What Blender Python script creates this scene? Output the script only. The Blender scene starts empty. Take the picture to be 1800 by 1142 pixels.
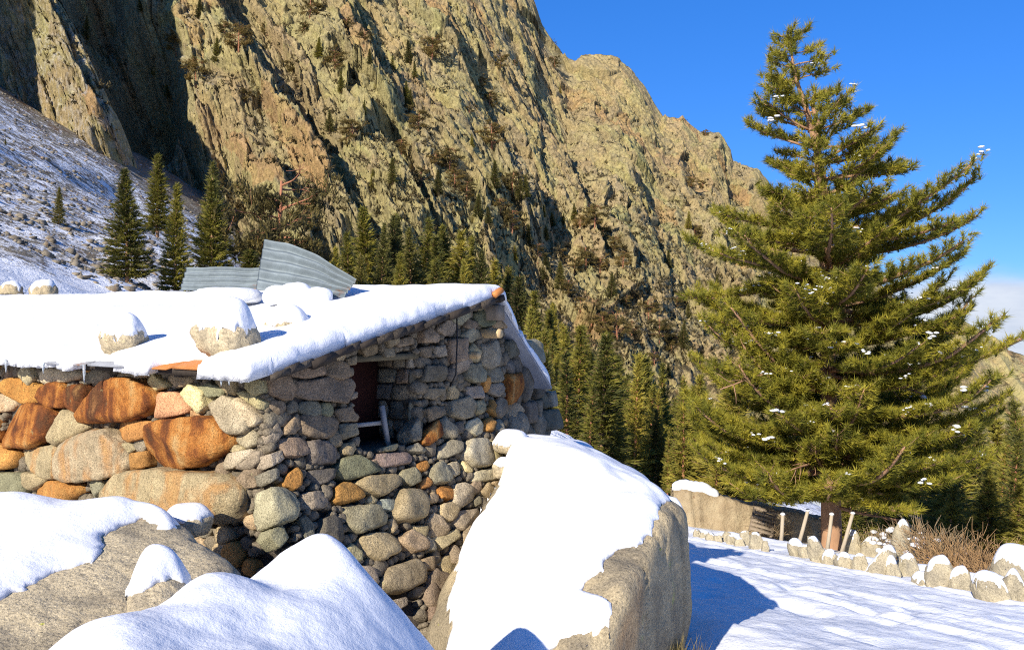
import bpy, bmesh, math, random
import numpy as np
from mathutils import Vector, Matrix
from mathutils.bvhtree import BVHTree

random.seed(7)
RNG = np.random.default_rng(11)
SC = bpy.context.scene
COL = SC.collection
rad = math.radians

# ------------------------------------------------------------------ camera
FPX = 1600.0                       # focal length in photo pixels (photo 1800 x 1142)
PITCH = math.atan(21 / FPX)
cam_d = bpy.data.cameras.new('camera')
cam_d.sensor_width = 36.0
cam_d.lens = 36.0 * FPX / 1800.0
cam_d.clip_start = 0.05
cam_d.clip_end = 20000
cam = bpy.data.objects.new('camera', cam_d)
COL.objects.link(cam)
cam.location = (0, 0, 0)
cam.rotation_euler = (math.pi / 2 - PITCH, 0, 0)
SC.camera = cam

# ------------------------------------------------------------------ sky, sun, exposure
SUN_EL, SUN_AZ = 28.0, 30.0        # light travels SUN_AZ degrees to the right of the view (+Y)
wd = bpy.data.worlds.new('World')
SC.world = wd
wd.use_nodes = True
nt = wd.node_tree
nt.nodes.clear()
w_out = nt.nodes.new('ShaderNodeOutputWorld')
w_bg = nt.nodes.new('ShaderNodeBackground')
w_bg.inputs['Strength'].default_value = 0.104
sky = nt.nodes.new('ShaderNodeTexSky')
sky.sky_type = 'NISHITA'
sky.sun_disc = False
sky.sun_elevation = rad(SUN_EL)
sky.sun_rotation = rad(180 + SUN_AZ)
sky.altitude = 1400
sky.air_density = 1.0
sky.dust_density = 0.2
sky.ozone_density = 3.0
hsv = nt.nodes.new('ShaderNodeHueSaturation')
hsv.inputs['Saturation'].default_value = 1.32
hsv.inputs['Value'].default_value = 1.0
nt.links.new(sky.outputs['Color'], hsv.inputs['Color'])
gam = nt.nodes.new('ShaderNodeGamma'); gam.inputs['Gamma'].default_value = 0.6
nt.links.new(hsv.outputs['Color'], gam.inputs['Color'])
tint = nt.nodes.new('ShaderNodeMix'); tint.data_type = 'RGBA'; tint.blend_type = 'MULTIPLY'
tint.inputs['Factor'].default_value = 1.0
tint.inputs['B'].default_value = (.50, 1.03, 2.05, 1)
nt.links.new(gam.outputs['Color'], tint.inputs['A'])
# low bank of cloud just above the horizon, all the way round
tc = nt.nodes.new('ShaderNodeTexCoord')
sep = nt.nodes.new('ShaderNodeSeparateXYZ')
nt.links.new(tc.outputs['Generated'], sep.inputs['Vector'])
cn = nt.nodes.new('ShaderNodeTexNoise')
cmap = nt.nodes.new('ShaderNodeMapping')
cmap.inputs['Scale'].default_value = (6, 6, 22)
nt.links.new(tc.outputs['Generated'], cmap.inputs['Vector'])
nt.links.new(cmap.outputs['Vector'], cn.inputs['Vector'])
cn.inputs['Scale'].default_value = 1.6
cn.inputs['Detail'].default_value = 6
m1 = nt.nodes.new('ShaderNodeMath'); m1.operation = 'MULTIPLY_ADD'
nt.links.new(cn.outputs['Fac'], m1.inputs[0])
m1.inputs[1].default_value = -0.035
nt.links.new(sep.outputs['Z'], m1.inputs[2])
mr = nt.nodes.new('ShaderNodeMapRange')
mr.interpolation_type = 'SMOOTHSTEP'
nt.links.new(m1.outputs[0], mr.inputs['Value'])
mr.inputs['From Min'].default_value = 0.002
mr.inputs['From Max'].default_value = 0.030
mr.inputs['To Min'].default_value = 0.9
mr.inputs['To Max'].default_value = 0.0
crmp = nt.nodes.new('ShaderNodeMix'); crmp.data_type = 'RGBA'
crmp.inputs['A'].default_value = (3.4, 3.8, 4.8, 1)
crmp.inputs['B'].default_value = (6.6, 6.7, 6.9, 1)
cn2 = nt.nodes.new('ShaderNodeTexNoise')
cn2.inputs['Scale'].default_value = 3.0
cn2.inputs['Detail'].default_value = 5
nt.links.new(cmap.outputs['Vector'], cn2.inputs['Vector'])
nt.links.new(cn2.outputs['Fac'], crmp.inputs['Factor'])
cmix = nt.nodes.new('ShaderNodeMix'); cmix.data_type = 'RGBA'
nt.links.new(mr.outputs['Result'], cmix.inputs['Factor'])
nt.links.new(tint.outputs['Result'], cmix.inputs['A'])
nt.links.new(crmp.outputs['Result'], cmix.inputs['B'])
nt.links.new(cmix.outputs['Result'], w_bg.inputs['Color'])
nt.links.new(w_bg.outputs['Background'], w_out.inputs['Surface'])

LDIR = Vector((math.sin(rad(SUN_AZ)) * math.cos(rad(SUN_EL)),
               math.cos(rad(SUN_AZ)) * math.cos(rad(SUN_EL)), -math.sin(rad(SUN_EL))))
sun_d = bpy.data.lights.new('sun', 'SUN')
sun_d.energy = 5.0
sun_d.angle = rad(0.5)
sun_d.color = (1.0, 0.93, 0.82)
sun = bpy.data.objects.new('sun', sun_d)
COL.objects.link(sun)
sun.location = (-20, -40, 40)
sun.rotation_euler = LDIR.to_track_quat('-Z', 'Y').to_euler()

vs = SC.view_settings
vs.view_transform = 'Standard'
vs.look = 'None'
vs.gamma = 1.0
vs.exposure = 0.60
vs.use_curve_mapping = False
SC.render.engine = 'CYCLES'
SC.cycles.use_denoising = False
SC.cycles.filter_width = 1.1
SC.cycles.max_bounces = 6
SC.cycles.diffuse_bounces = 3
SC.cycles.transparent_max_bounces = 4

# ------------------------------------------------------------------ helpers
CR = np.array(cam.rotation_euler.to_matrix())

def ray(px, py):
    v = CR @ np.array([(px - 900) / FPX, (571 - py) / FPX, -1.0])
    return v / v[1]                # scaled so that y (distance ahead) is 1

def at(px, py, d):
    return ray(px, py) * d

def proj(P):
    P = np.asarray(P, float)
    c = P @ CR                     # world -> camera (transpose of rotation)
    return 900 + FPX * c[..., 0] / -c[..., 2], 571 - FPX * c[..., 1] / -c[..., 2]

def _hash(ix, iy, iz, seed):
    h = (ix.astype(np.int64) * 73856093) ^ (iy.astype(np.int64) * 19349663) ^ (iz.astype(np.int64) * 83492791) ^ (seed * 2654435761)
    h &= 0xffffffff
    h ^= h >> 15; h = (h * 2246822519) & 0xffffffff
    h ^= h >> 13; h = (h * 3266489917) & 0xffffffff
    h ^= h >> 16
    return h / 4294967295.0

def vnoise(p, seed=0):
    """smooth value noise, about -1..1"""
    p = np.asarray(p, float)
    i = np.floor(p).astype(np.int64)
    f = p - i
    f = f * f * f * (f * (f * 6 - 15) + 10)
    r = 0
    for dx in (0, 1):
        wx = f[..., 0] if dx else 1 - f[..., 0]
        for dy in (0, 1):
            wy = f[..., 1] if dy else 1 - f[..., 1]
            for dz in (0, 1):
                wz = f[..., 2] if dz else 1 - f[..., 2]
                r = r + wx * wy * wz * _hash(i[..., 0] + dx, i[..., 1] + dy, i[..., 2] + dz, seed)
    return r * 2 - 1

def fbm(p, octv=4, seed=0, gain=0.5, lac=2.03):
    a, r, q = 1.0, 0, np.asarray(p, float)
    for k in range(octv):
        r = r + a * vnoise(q, seed + k)
        q = q * lac + 3.7
        a *= gain
    return r

def p2(x, y, z=0.0):
    return np.stack([x, y, np.full_like(np.asarray(x, float), z)], -1)

def cells(u, v, seed, tilt=0.5):
    """random tilted facets (voronoi): height, cell random, 2 per call"""
    iu, iv = np.floor(u).astype(np.int64), np.floor(v).astype(np.int64)
    best = np.full(u.shape, 1e9); hgt = np.zeros(u.shape); cid = np.zeros(u.shape)
    z = np.zeros_like(iu)
    for du in (-1, 0, 1):
        for dv in (-1, 0, 1):
            a, b = iu + du, iv + dv
            cx = a + _hash(a, b, z, seed); cy = b + _hash(a, b, z, seed + 1)
            d = (u - cx) ** 2 + (v - cy) ** 2
            m = d < best
            h = _hash(a, b, z, seed + 2) - 0.5 + tilt * ((_hash(a, b, z, seed + 3) - 0.5) * 2 * (u - cx) + (_hash(a, b, z, seed + 4) - 0.5) * 2 * (v - cy))
            best = np.where(m, d, best); hgt = np.where(m, h, hgt); cid = np.where(m, _hash(a, b, z, seed + 5), cid)
    return hgt, cid

def smooth(a, b, x):
    t = np.clip((x - a) / (b - a), 0, 1)
    return t * t * (3 - 2 * t)

def mesh_from(name, V, F, mat=None, smooth_shade=True, attrs=None):
    me = bpy.data.meshes.new(name)
    V = np.asarray(V, np.float32)
    me.vertices.add(len(V))
    me.vertices.foreach_set('co', V.ravel())
    if isinstance(F, np.ndarray):
        n, k = F.shape
        me.loops.add(n * k)
        me.loops.foreach_set('vertex_index', F.astype(np.int32).ravel())
        me.polygons.add(n)
        me.polygons.foreach_set('loop_start', np.arange(0, n * k, k, dtype=np.int32))
        me.polygons.foreach_set('loop_total', np.full(n, k, np.int32))
    else:
        tot = sum(len(f) for f in F)
        me.loops.add(tot)
        me.loops.foreach_set('vertex_index', [i for f in F for i in f])
        me.polygons.add(len(F))
        st, c = [], 0
        for f in F:
            st.append(c); c += len(f)
        me.polygons.foreach_set('loop_start', st)
        me.polygons.foreach_set('loop_total', [len(f) for f in F])
    if smooth_shade:
        me.polygons.foreach_set('use_smooth', np.ones(len(me.polygons), bool))
    me.update(calc_edges=True)
    for k, a in (attrs or {}).items():
        at_ = me.attributes.new(k, 'FLOAT', 'POINT')
        at_.data.foreach_set('value', np.asarray(a, np.float32))
    if mat: me.materials.append(mat)
    return me

def link(name, me, parent=None, loc=None, label=None, cat=None, group=None, kind=None, color=None):
    o = bpy.data.objects.new(name, me)
    COL.objects.link(o)
    if parent is not None: o.parent = parent
    if loc is not None: o.location = loc
    if label: o['label'] = label
    if cat: o['category'] = cat
    if group: o['group'] = group
    if kind: o['kind'] = kind
    if color is not None: o.color = color
    return o

def obj(name, V, F, mat, parent=None, center=False, smooth_shade=True, attrs=None, **kw):
    """mesh object; center=True puts the origin at the middle of the base (world axes kept)"""
    V = np.asarray(V, float)
    loc = None
    if center:
        c = np.array([(V[:, 0].min() + V[:, 0].max()) / 2, (V[:, 1].min() + V[:, 1].max()) / 2, V[:, 2].min()])
        V = V - c
        loc = c
        if parent is not None:
            loc = c - np.array(parent.location)
    me = mesh_from(name, V, F, mat, smooth_shade, attrs)
    return link(name, me, parent, loc, **kw)

def grid_faces(nu, nv):
    i = np.arange(nu - 1)[:, None] * nv + np.arange(nv - 1)[None, :]
    i = i.ravel()
    return np.stack([i, i + nv, i + nv + 1, i + 1], -1)

_ico = {}
def ico(sub):
    if sub not in _ico:
        bm = bmesh.new()
        bmesh.ops.create_icosphere(bm, subdivisions=sub, radius=1)
        V = np.array([v.co[:] for v in bm.verts]); V /= np.linalg.norm(V, axis=1)[:, None]
        F = np.array([[v.index for v in f.verts] for f in bm.faces])
        bm.free()
        _ico[sub] = (V, F)
    return _ico[sub]

def polytope(planes, sub, p=10, rough=0.03, seed=0, chip=0.0, crease=0.0):
    """rounded convex polyhedron: planes = [(normal, distance)]"""
    D, F = ico(sub)
    N = np.array([n for n, h in planes], float)
    ln = np.linalg.norm(N, axis=1)
    H = np.array([h for n, h in planes], float) / ln
    N = N / ln[:, None]
    q = np.maximum(D @ N.T, 0) / np.maximum(H, 1e-3)[None, :]
    r = (q ** p).sum(1) ** (-1.0 / p)
    sz = np.median(r)
    P = D * r[:, None]
    n1 = fbm(P / sz * 1.6 + seed * 3.1, 3, seed)
    n2 = fbm(P / sz * 5 + seed * 1.7, 2, seed + 9)
    P = P * (1 + rough * n1 + rough * 0.45 * n2)[:, None]
    if chip:
        h, _ = cells(P[:, 0] / sz * 1.5 + P[:, 2] / sz + seed, P[:, 2] / sz * 1.7 - P[:, 1] / sz + seed, seed, 0.6)
        P = P * (1 + chip * h)[:, None]
    if crease:
        q = P / sz
        for s_, (fx, fz) in enumerate(((3.2, .8), (5.5, 1.6))):
            a = np.abs(vnoise(np.stack([q[:, 0] * fx + q[:, 1] * fx * .6 + .4 * vnoise(q * 2.3, seed + 31), q[:, 1] * fx * .5, q[:, 2] * fz], -1), seed + 20 + s_))
            P = P * (1 - crease * (1 - .5 * s_) * smooth(.10, .0, a))[:, None]
    return P, F

def hull_planes(pts):
    pts = np.asarray(pts, float)
    c = pts.mean(0)
    bm = bmesh.new()
    for q in pts: bm.verts.new(q - c)
    bm.verts.ensure_lookup_table()
    bmesh.ops.convex_hull(bm, input=bm.verts)
    pl = []
    bm.normal_update()
    for f in bm.faces:
        n = np.array(f.normal[:]); h = float(n @ np.array(f.verts[0].co[:]))
        if h < 0: n, h = -n, -h
        if not any(np.dot(n, m) > 0.985 for m, _ in pl): pl.append((n, h))
    bm.free()
    return c, pl

def tube(path, radii, sides=8):
    path = np.asarray(path, float); n = len(path)
    T = np.gradient(path, axis=0); T /= np.linalg.norm(T, axis=1)[:, None] + 1e-9
    up = np.array([0, 0, 1.0]) if abs(T[0][2]) < 0.8 else np.array([1.0, 0, 0])
    A = np.cross(T, up); A /= np.linalg.norm(A, axis=1)[:, None] + 1e-9
    B = np.cross(T, A)
    a = np.arange(sides) / sides * 2 * math.pi
    radii = np.asarray(radii, float) * np.ones(n)
    V = path[:, None] + radii[:, None, None] * (np.cos(a)[None, :, None] * A[:, None] + np.sin(a)[None, :, None] * B[:, None])
    F = []
    for i in range(n - 1):
        for j in range(sides):
            k = (j + 1) % sides
            F.append((i * sides + j, i * sides + k, (i + 1) * sides + k, (i + 1) * sides + j))
    F.append(tuple(range(sides))[::-1]); F.append(tuple((n - 1) * sides + j for j in range(sides)))
    return V.reshape(-1, 3), F

def box(c, u, v, w):
    """box from centre and three half-axis vectors"""
    c, u, v, w = (np.asarray(q, float) for q in (c, u, v, w))
    V = [c + a * u + b * v + d * w for a in (-1, 1) for b in (-1, 1) for d in (-1, 1)]
    F = [(0, 1, 3, 2), (4, 6, 7, 5), (0, 4, 5, 1), (2, 3, 7, 6), (0, 2, 6, 4), (1, 5, 7, 3)]
    if np.dot(np.cross(u, v), w) < 0: F = [f[::-1] for f in F]
    return np.array(V), F

def join(parts):
    V, F, o = [], [], 0
    for v, f in parts:
        v = np.asarray(v)
        V.append(v); F += [tuple(i + o for i in t) for t in (f.tolist() if isinstance(f, np.ndarray) else f)]
        o += len(v)
    return np.concatenate(V), F

def edge_dist(inside, cell):
    """approximate distance (m) of inside cells to the outside"""
    d = np.zeros(inside.shape); cur = inside.copy(); k = 0
    while cur.any() and k < 200:
        d += cur
        q = np.pad(cur, 1)
        e = q[1:-1, 1:-1] & q[:-2, 1:-1] & q[2:, 1:-1] & q[1:-1, :-2] & q[1:-1, 2:]
        if k % 2: e &= q[:-2, :-2] & q[2:, 2:] & q[:-2, 2:] & q[2:, :-2]
        cur = e; k += 1
    return d * cell * 0.9

def blur(a, n=1):
    for _ in range(n):
        q = np.pad(a, 1, mode='edge')
        a = (q[1:-1, 1:-1] * 4 + 2 * (q[:-2, 1:-1] + q[2:, 1:-1] + q[1:-1, :-2] + q[1:-1, 2:]) + q[:-2, :-2] + q[2:, 2:] + q[:-2, 2:] + q[2:, :-2]) / 16
    return a

def layer(U, Vv, sd, top, bot):
    """closed body over the grid where sd>0 (sd ~ metres inside the outline); top/bot heights. -> verts (u,v,z), faces"""
    ins = sd > 0
    gu, gv = np.gradient(sd, U[:, 0], Vv[0, :])
    q = np.pad(ins, 1)
    near = np.zeros_like(ins)
    for a in (0, 1, 2):
        for b in (0, 1, 2):
            near |= q[a:a + ins.shape[0], b:b + ins.shape[1]]
    rim = near & ~ins
    g2 = gu ** 2 + gv ** 2 + 1e-6
    cu = abs(U[1, 0] - U[0, 0])
    st = np.clip(-sd / g2, -1e9, 1e9)
    mu = np.clip(gu * st, -cu, cu); mv = np.clip(gv * st, -cu, cu)
    Ux = np.where(rim, U + mu, U); Vx = np.where(rim, Vv + mv, Vv)
    T = np.where(rim, bot, top)
    idt = -np.ones(ins.shape, int); idb = idt.copy()
    nt_ = near.sum()
    idt[near] = np.arange(nt_)
    ni = ins.sum()
    idb[rim] = idt[rim]
    idb[ins] = nt_ + np.arange(ni)
    V = np.concatenate([np.stack([Ux[near], Vx[near], T[near]], -1), np.stack([U[ins], Vv[ins], bot[ins]], -1)])
    c = (ins[:-1, :-1] | ins[1:, :-1] | ins[:-1, 1:] | ins[1:, 1:]) & near[:-1, :-1] & near[1:, :-1] & near[:-1, 1:] & near[1:, 1:]
    a, b = np.nonzero(c)
    ft = np.stack([idt[a, b], idt[a + 1, b], idt[a + 1, b + 1], idt[a, b + 1]], -1)
    fb = np.stack([idb[a, b], idb[a, b + 1], idb[a + 1, b + 1], idb[a + 1, b]], -1)
    return V, np.concatenate([ft, fb])

def in_poly(px, py, poly):
    r = np.zeros(np.shape(px), bool)
    n = len(poly)
    for i in range(n):
        x0, y0 = poly[i]; x1, y1 = poly[(i + 1) % n]
        if y0 == y1: continue
        c = ((y0 > py) != (y1 > py)) & (px < (x1 - x0) * (py - y0) / (y1 - y0) + x0)
        r ^= c
    return r

def snow_on(V, F, T, cell, nzmin=0.35, pxpoly=None, seed=0, rnd=None, holes=0.0, bl=2):
    """snow lying on top of a rock: draped closed layer.  V in world"""
    V = np.asarray(V, float)
    bv = BVHTree.FromPolygons([tuple(v) for v in V], [tuple(int(i) for i in f) for f in F])
    x0, y0, _ = V.min(0); x1, y1, z1 = V.max(0)
    us = np.arange(x0 - 3 * cell, x1 + 3 * cell, cell); vs_ = np.arange(y0 - 3 * cell, y1 + 3 * cell, cell)
    U, W = np.meshgrid(us, vs_, indexing='ij')
    Z = np.full(U.shape, np.nan); NZ = np.zeros(U.shape)
    for i in range(len(us)):
        for j in range(len(vs_)):
            h = bv.ray_cast(Vector((us[i], vs_[j], z1 + 1)), Vector((0, 0, -1)))
            if h[0] is not None:
                Z[i, j] = h[0].z; NZ[i, j] = abs(h[1].z)
    ok = ~np.isnan(Z) & (blur(NZ, 2) > nzmin + 0.08 * vnoise(p2(U / cell / 6, W / cell / 6), seed))
    if pxpoly is not None:
        Zf = np.where(np.isnan(Z), z1, Z)
        q = np.stack([U, W, Zf], -1)
        q = q + np.stack([0.035 * fbm(p2(U * 5, W * 5), 2, seed + 3), np.zeros(U.shape), 0.012 * vnoise(p2(U * 16, W * 16), seed + 5)], -1)
        a, b = proj(q)
        m = np.zeros(U.shape, bool)
        for poly in pxpoly: m |= in_poly(a, b, poly)
        ok &= m
    if holes: ok &= vnoise(p2(U / cell / 5, W / cell / 5), seed + 7) > -1 + holes
    Zf = Z.copy()
    for _ in range(6):                           # carry the rock's height a little past its outline
        q = np.pad(Zf, 1, constant_values=np.nan)
        st = np.stack([q[a:a + Z.shape[0], b:b + Z.shape[1]] for a in (0, 1, 2) for b in (0, 1, 2)])
        k_ = (~np.isnan(st)).sum(0); mn = np.where(k_ > 0, np.nansum(st, 0) / np.maximum(k_, 1), np.nan)
        Zf = np.where(np.isnan(Zf), mn, Zf)
    Zf = np.where(np.isnan(Zf), np.nanmin(Z) if (~np.isnan(Z)).any() else 0, Zf)
    d = edge_dist(ok, cell)
    sd = np.where(d > 0, d - cell * 0.5, -cell * 0.5)
    sd = blur(sd, 3) + .35 * cell * vnoise(p2(U / cell / 1.7, W / cell / 1.7), seed + 8)
    R = T * 1.1 if rnd is None else rnd
    prof = np.sqrt(np.clip(1 - (1 - np.clip(sd / R, 0, 1)) ** 2, 0, 1))
    nn = 1 + 0.22 * fbm(p2(U / (T * 7), W / (T * 7)), 2, seed) + 0.05 * vnoise(p2(U / (T * .8), W / (T * .8)), seed + 2)
    top = Zf + T * prof * nn
    tb = blur(top, bl)
    top = np.where(sd > 0, np.maximum(tb, Zf + 0.2 * T * prof), Zf)
    return layer(U, W, sd, top, Zf - 0.012)

# ------------------------------------------------------------------ materials
class NB:
    def __init__(s, name):
        s.m = bpy.data.materials.new(name); s.m.use_nodes = True
        s.t = s.m.node_tree; s.t.nodes.clear()
        s.out = s.n('OutputMaterial'); s.b = s.n('BsdfPrincipled')
        s.l(s.b.outputs[0], s.out.inputs['Surface'])
        s.co = s.n('TexCoord')
    def n(s, ty, **kw):
        x = s.t.nodes.new('ShaderNode' + ty)
        for k, v in kw.items(): setattr(x, k, v)
        return x
    def l(s, a, b): s.t.links.new(a, b)
    def val(s, sock, v):
        if hasattr(v, 'is_output'): s.l(v, sock)
        else: sock.default_value = v
    def noise(s, scale, detail=4, rough=0.55, dist=0.0, vec=None, stretch=None, coord='Object', ty='TexNoise'):
        v = vec if vec is not None else s.co.outputs[coord]
        if stretch:
            mp = s.n('Mapping'); mp.inputs['Scale'].default_value = stretch
            s.l(v, mp.inputs['Vector']); v = mp.outputs['Vector']
        x = s.n(ty); s.l(v, x.inputs['Vector']); x.inputs['Scale'].default_value = scale
        if ty == 'TexNoise':
            x.inputs['Detail'].default_value = detail; x.inputs['Roughness'].default_value = rough; x.inputs['Distortion'].default_value = dist
            return x.outputs['Fac']
        return x.outputs['Distance']
    def ramp(s, f, stops, interp='LINEAR'):
        r = s.n('ValToRGB'); r.color_ramp.interpolation = interp
        e = r.color_ramp.elements
        while len(e) < len(stops): e.new(0.5)
        for i, (p, c) in enumerate(stops):
            e[i].position = p; e[i].color = (c if hasattr(c, '__len__') else (c, c, c)) + ((1,) if (not hasattr(c, '__len__') or len(c) == 3) else ())
        s.l(f, r.inputs['Fac'])
        return r.outputs['Color']
    def mix(s, f, a, b, mode='MIX'):
        x = s.n('Mix', data_type='RGBA', blend_type=mode)
        for k, v in (('Factor', f), ('A', a), ('B', b)):
            sk = [i for i in x.inputs if i.name == k and (i.type == 'RGBA' if k != 'Factor' else i.type == 'VALUE')][0]
            if hasattr(v, 'is_output'): s.l(v, sk)
            else: sk.default_value = (tuple(v) + (1,) if hasattr(v, '__len__') and len(v) == 3 else v)
        return [o for o in x.outputs if o.type == 'RGBA'][0]
    def math(s, op, a, b=0.0, c=0.0):
        x = s.n('Math', operation=op)
        s.val(x.inputs[0], a); s.val(x.inputs[1], b); s.val(x.inputs[2], c)
        return x.outputs[0]
    def rng(s, v, a, b, c=0.0, d=1.0, ty='LINEAR'):
        x = s.n('MapRange', interpolation_type=ty)
        s.l(v, x.inputs['Value'])
        for k, q in (('From Min', a), ('From Max', b), ('To Min', c), ('To Max', d)): s.val(x.inputs[k], q)
        return x.outputs['Result']
    def bump(s, hgt, strength, dist, prev=None):
        x = s.n('Bump'); x.inputs['Strength'].default_value = strength; x.inputs['Distance'].default_value = dist
        s.l(hgt, x.inputs['Height'])
        if prev is not None: s.l(prev, x.inputs['Normal'])
        s.l(x.outputs['Normal'], s.b.inputs['Normal'])
        return x.outputs['Normal']
    def fin(s, col=None, rough=0.8, spec=0.3):
        if col is not None: s.val(s.b.inputs['Base Color'], col if hasattr(col, 'is_output') else tuple(col) + (1,))
        s.val(s.b.inputs['Roughness'], rough); s.b.inputs['Specular IOR Level'].default_value = spec
        return s.m
    def attr(s, name):
        x = s.n('Attribute', attribute_name=name); return x.outputs['Fac']

def m_snow(name='snow', fine=1.0):
    b = NB(name)
    n = b.bump(b.noise(3.5, 4, coord='Object'), 0.35, 0.05 * fine)
    n = b.bump(b.noise(16 / fine, 5, .6), 0.30, 0.02 * fine, n)
    b.bump(b.noise(85 / fine, 4, .7), 0.5, 0.006 * fine, n)
    c = b.ramp(b.noise(9, 3), [(0.3, (.76, .77, .785)), (0.7, (.83, .835, .84))])
    return b.fin(c, 0.55, 0.25)

def m_stone(name='wall_stone'):
    """granite; the object's own colour gives the tint, its alpha the share of rust staining"""
    b = NB(name)
    oi = b.n('ObjectInfo')
    co = b.n('VectorMath', operation='ADD'); b.l(b.co.outputs['Object'], co.inputs[0])
    sc_ = b.n('VectorMath', operation='SCALE'); b.l(oi.outputs['Location'], sc_.inputs[0]); sc_.inputs['Scale'].default_value = 1.0
    b.l(sc_.outputs[0], co.inputs[1]); P = co.outputs[0]
    base = oi.outputs['Color']
    big = b.noise(7, 4, .6, vec=P)
    c = b.mix(b.rng(big, .35, .7), b.mix(1.0, base, (.72, .70, .66), 'MULTIPLY'), b.mix(1.0, base, (1.22, 1.2, 1.15), 'MULTIPLY'))
    # rust: streaks that run down the stone
    st = b.noise(5.5, 3, .5, .7, vec=P, stretch=(1, 1, .16))
    st2 = b.noise(5, 4, .6, .3, vec=P)
    f = b.math('ADD', b.math('MULTIPLY', st, .55), b.math('MULTIPLY', st2, .45))
    rust = b.ramp(f, [(.38, (.055, .018, .008)), (.45, (.17, .050, .012)), (.52, (.36, .135, .026)), (.58, (.42, .20, .055)), (.66, (.45, .29, .12))])
    k = b.math('ADD', f, b.math('MULTIPLY', oi.outputs['Alpha'], .62))
    c = b.mix(b.math('MULTIPLY', b.rng(k, .80, 1.0, ty='SMOOTHSTEP'), .93), c, rust)
    # lichen
    li = b.rng(b.noise(11, 5, .65, vec=P), .66, .72)
    c = b.mix(b.math('MULTIPLY', li, .5), c, (.34, .33, .15))
    # speckle of crystals
    sp = b.noise(110, 3, .75, vec=P)
    c = b.mix(1.0, c, b.ramp(sp, [(.34, .28), (.45, .85), (.57, 1.08), (.68, 1.6)]), 'MULTIPLY')
    ck = b.rng(b.noise(5, 3, .5, 1.5, vec=P, stretch=(1, 1, 1.6)), .49, .505)
    n = b.bump(b.noise(11, 6, .68, vec=P), .8, .04)
    b.bump(b.noise(70, 4, .75, vec=P), .9, .009, n)
    return b.fin(c, .88, .2)

def m_boulder(name, a=(.50, .41, .26), d=(.25, .21, .15), g=(.42, .42, .13)):
    b = NB(name); P = b.co.outputs['Object']
    c = b.ramp(b.noise(1.6, 6, .62, .4), [(.3, d), (.48, a), (.7, tuple(x * 1.25 for x in a))])
    st = b.noise(1.7, 5, .6, .5, stretch=(1, 1, .5))
    c = b.mix(b.math('MULTIPLY', b.rng(st, .5, .62), .55), c, (.15, .13, .10))
    c = b.mix(b.math('MULTIPLY', b.rng(b.noise(3.3, 5, .7), .62, .70), .7), c, g)
    c = b.mix(b.math('MULTIPLY', b.rng(b.noise(6, 3, .6), .72, .75), .75), c, (.46, .46, .04))
    c = b.mix(b.math('MULTIPLY', b.rng(b.noise(1.2, 3, .5, .6), .60, .75), .6), c, (.40, .20, .07))
    c = b.mix(1.0, c, b.ramp(b.noise(62, 4, .78), [(.33, .38), (.45, .9), (.57, 1.08), (.68, 1.5)]), 'MULTIPLY')
    n = b.bump(b.noise(2.2, 6, .6, .3, stretch=(1, 1, .8)), .6, .09)
    ck = b.rng(b.math('ABSOLUTE', b.math('SUBTRACT', b.noise(1.1, 3, .5, .8), .5)), .0, .007)
    n = b.bump(b.noise(12, 6, .7), .8, .035, n)
    b.bump(b.noise(60, 4, .75), .8, .009, n)
    return b.fin(c, .9, .2)

def m_wood(name, a, d, scale=20, axis=(1, 1, .08)):
    b = NB(name)
    f = b.noise(scale, 5, .6, .5, stretch=axis)
    c = b.mix(f, d, a)
    b.bump(f, .5, .01)
    return b.fin(c, .8, .2)

def m_foliage(name, a, d, tip=None, sc=.9):
    b = NB(name)
    oi = b.n('ObjectInfo')
    f = b.math('ADD', b.math('MULTIPLY', b.noise(sc, 3, .6), .75), b.math('MULTIPLY', b.noise(sc * 8, 2, .6), .25))
    f2 = b.math('ADD', f, b.math('MULTIPLY', b.math('SUBTRACT', oi.outputs['Random'], .5), .22))
    c = b.ramp(f2, [(.33, d), (.52, a), (.68, tip or tuple(x * 1.35 for x in a))])
    b.fin(c, .6, .25)
    tr = b.n('BsdfTranslucent'); b.l(c, tr.inputs['Color'])
    mx = b.n('MixShader'); mx.inputs['Fac'].default_value = .3
    b.l(b.b.outputs[0], mx.inputs[1]); b.l(tr.outputs[0], mx.inputs[2]); b.l(mx.outputs[0], b.out.inputs['Surface'])
    return b.m

def m_metal(name, col, rust=0.15):
    b = NB(name)
    c = b.ramp(b.noise(6, 5, .65), [(.3, tuple(x * .7 for x in col)), (.6, col), (.8, tuple(min(1, x * 1.25) for x in col))])
    c = b.mix(b.rng(b.noise(4, 5, .7), .68 - rust * .3, .78 - rust * .2), c, (.22, .10, .045))
    b.b.inputs['Metallic'].default_value = .1
    b.bump(b.noise(25, 4), .2, .01)
    return b.fin(c, b.rng(b.noise(9, 3), .3, .7, .55, .8), .3)

M_SNOW = m_snow()
M_STONE = m_stone()
M_CORE = m_boulder('rubble_mortar', (.075, .06, .045), (.035, .03, .025), (.06, .055, .03))
M_BOULDER = m_boulder('granite_boulder')
M_BOULDER2 = m_boulder('grey_granite_boulder', (.45, .36, .215), (.22, .18, .12))
M_WOOD = m_wood('weathered_wood', (.34, .27, .19), (.15, .11, .07))
M_WOODL = m_wood('cut_wood', (.62, .46, .25), (.40, .26, .12))
M_WOODD = m_wood('dark_board', (.06, .045, .033), (.025, .02, .016))
M_DOOR = m_wood('red_brown_door', (.06, .016, .010), (.03, .010, .008))
M_STICK = m_wood('pale_painted_wood', (.36, .34, .31), (.24, .22, .20))
M_ZINC = m_metal('zinc_sheet', (.19, .225, .235), .22)
M_STEEL = m_metal('grey_steel_edge', (.30, .31, .33), .25)
M_RUST = m_metal('rusted_sheet', (.50, .19, .05), .1)
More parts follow.
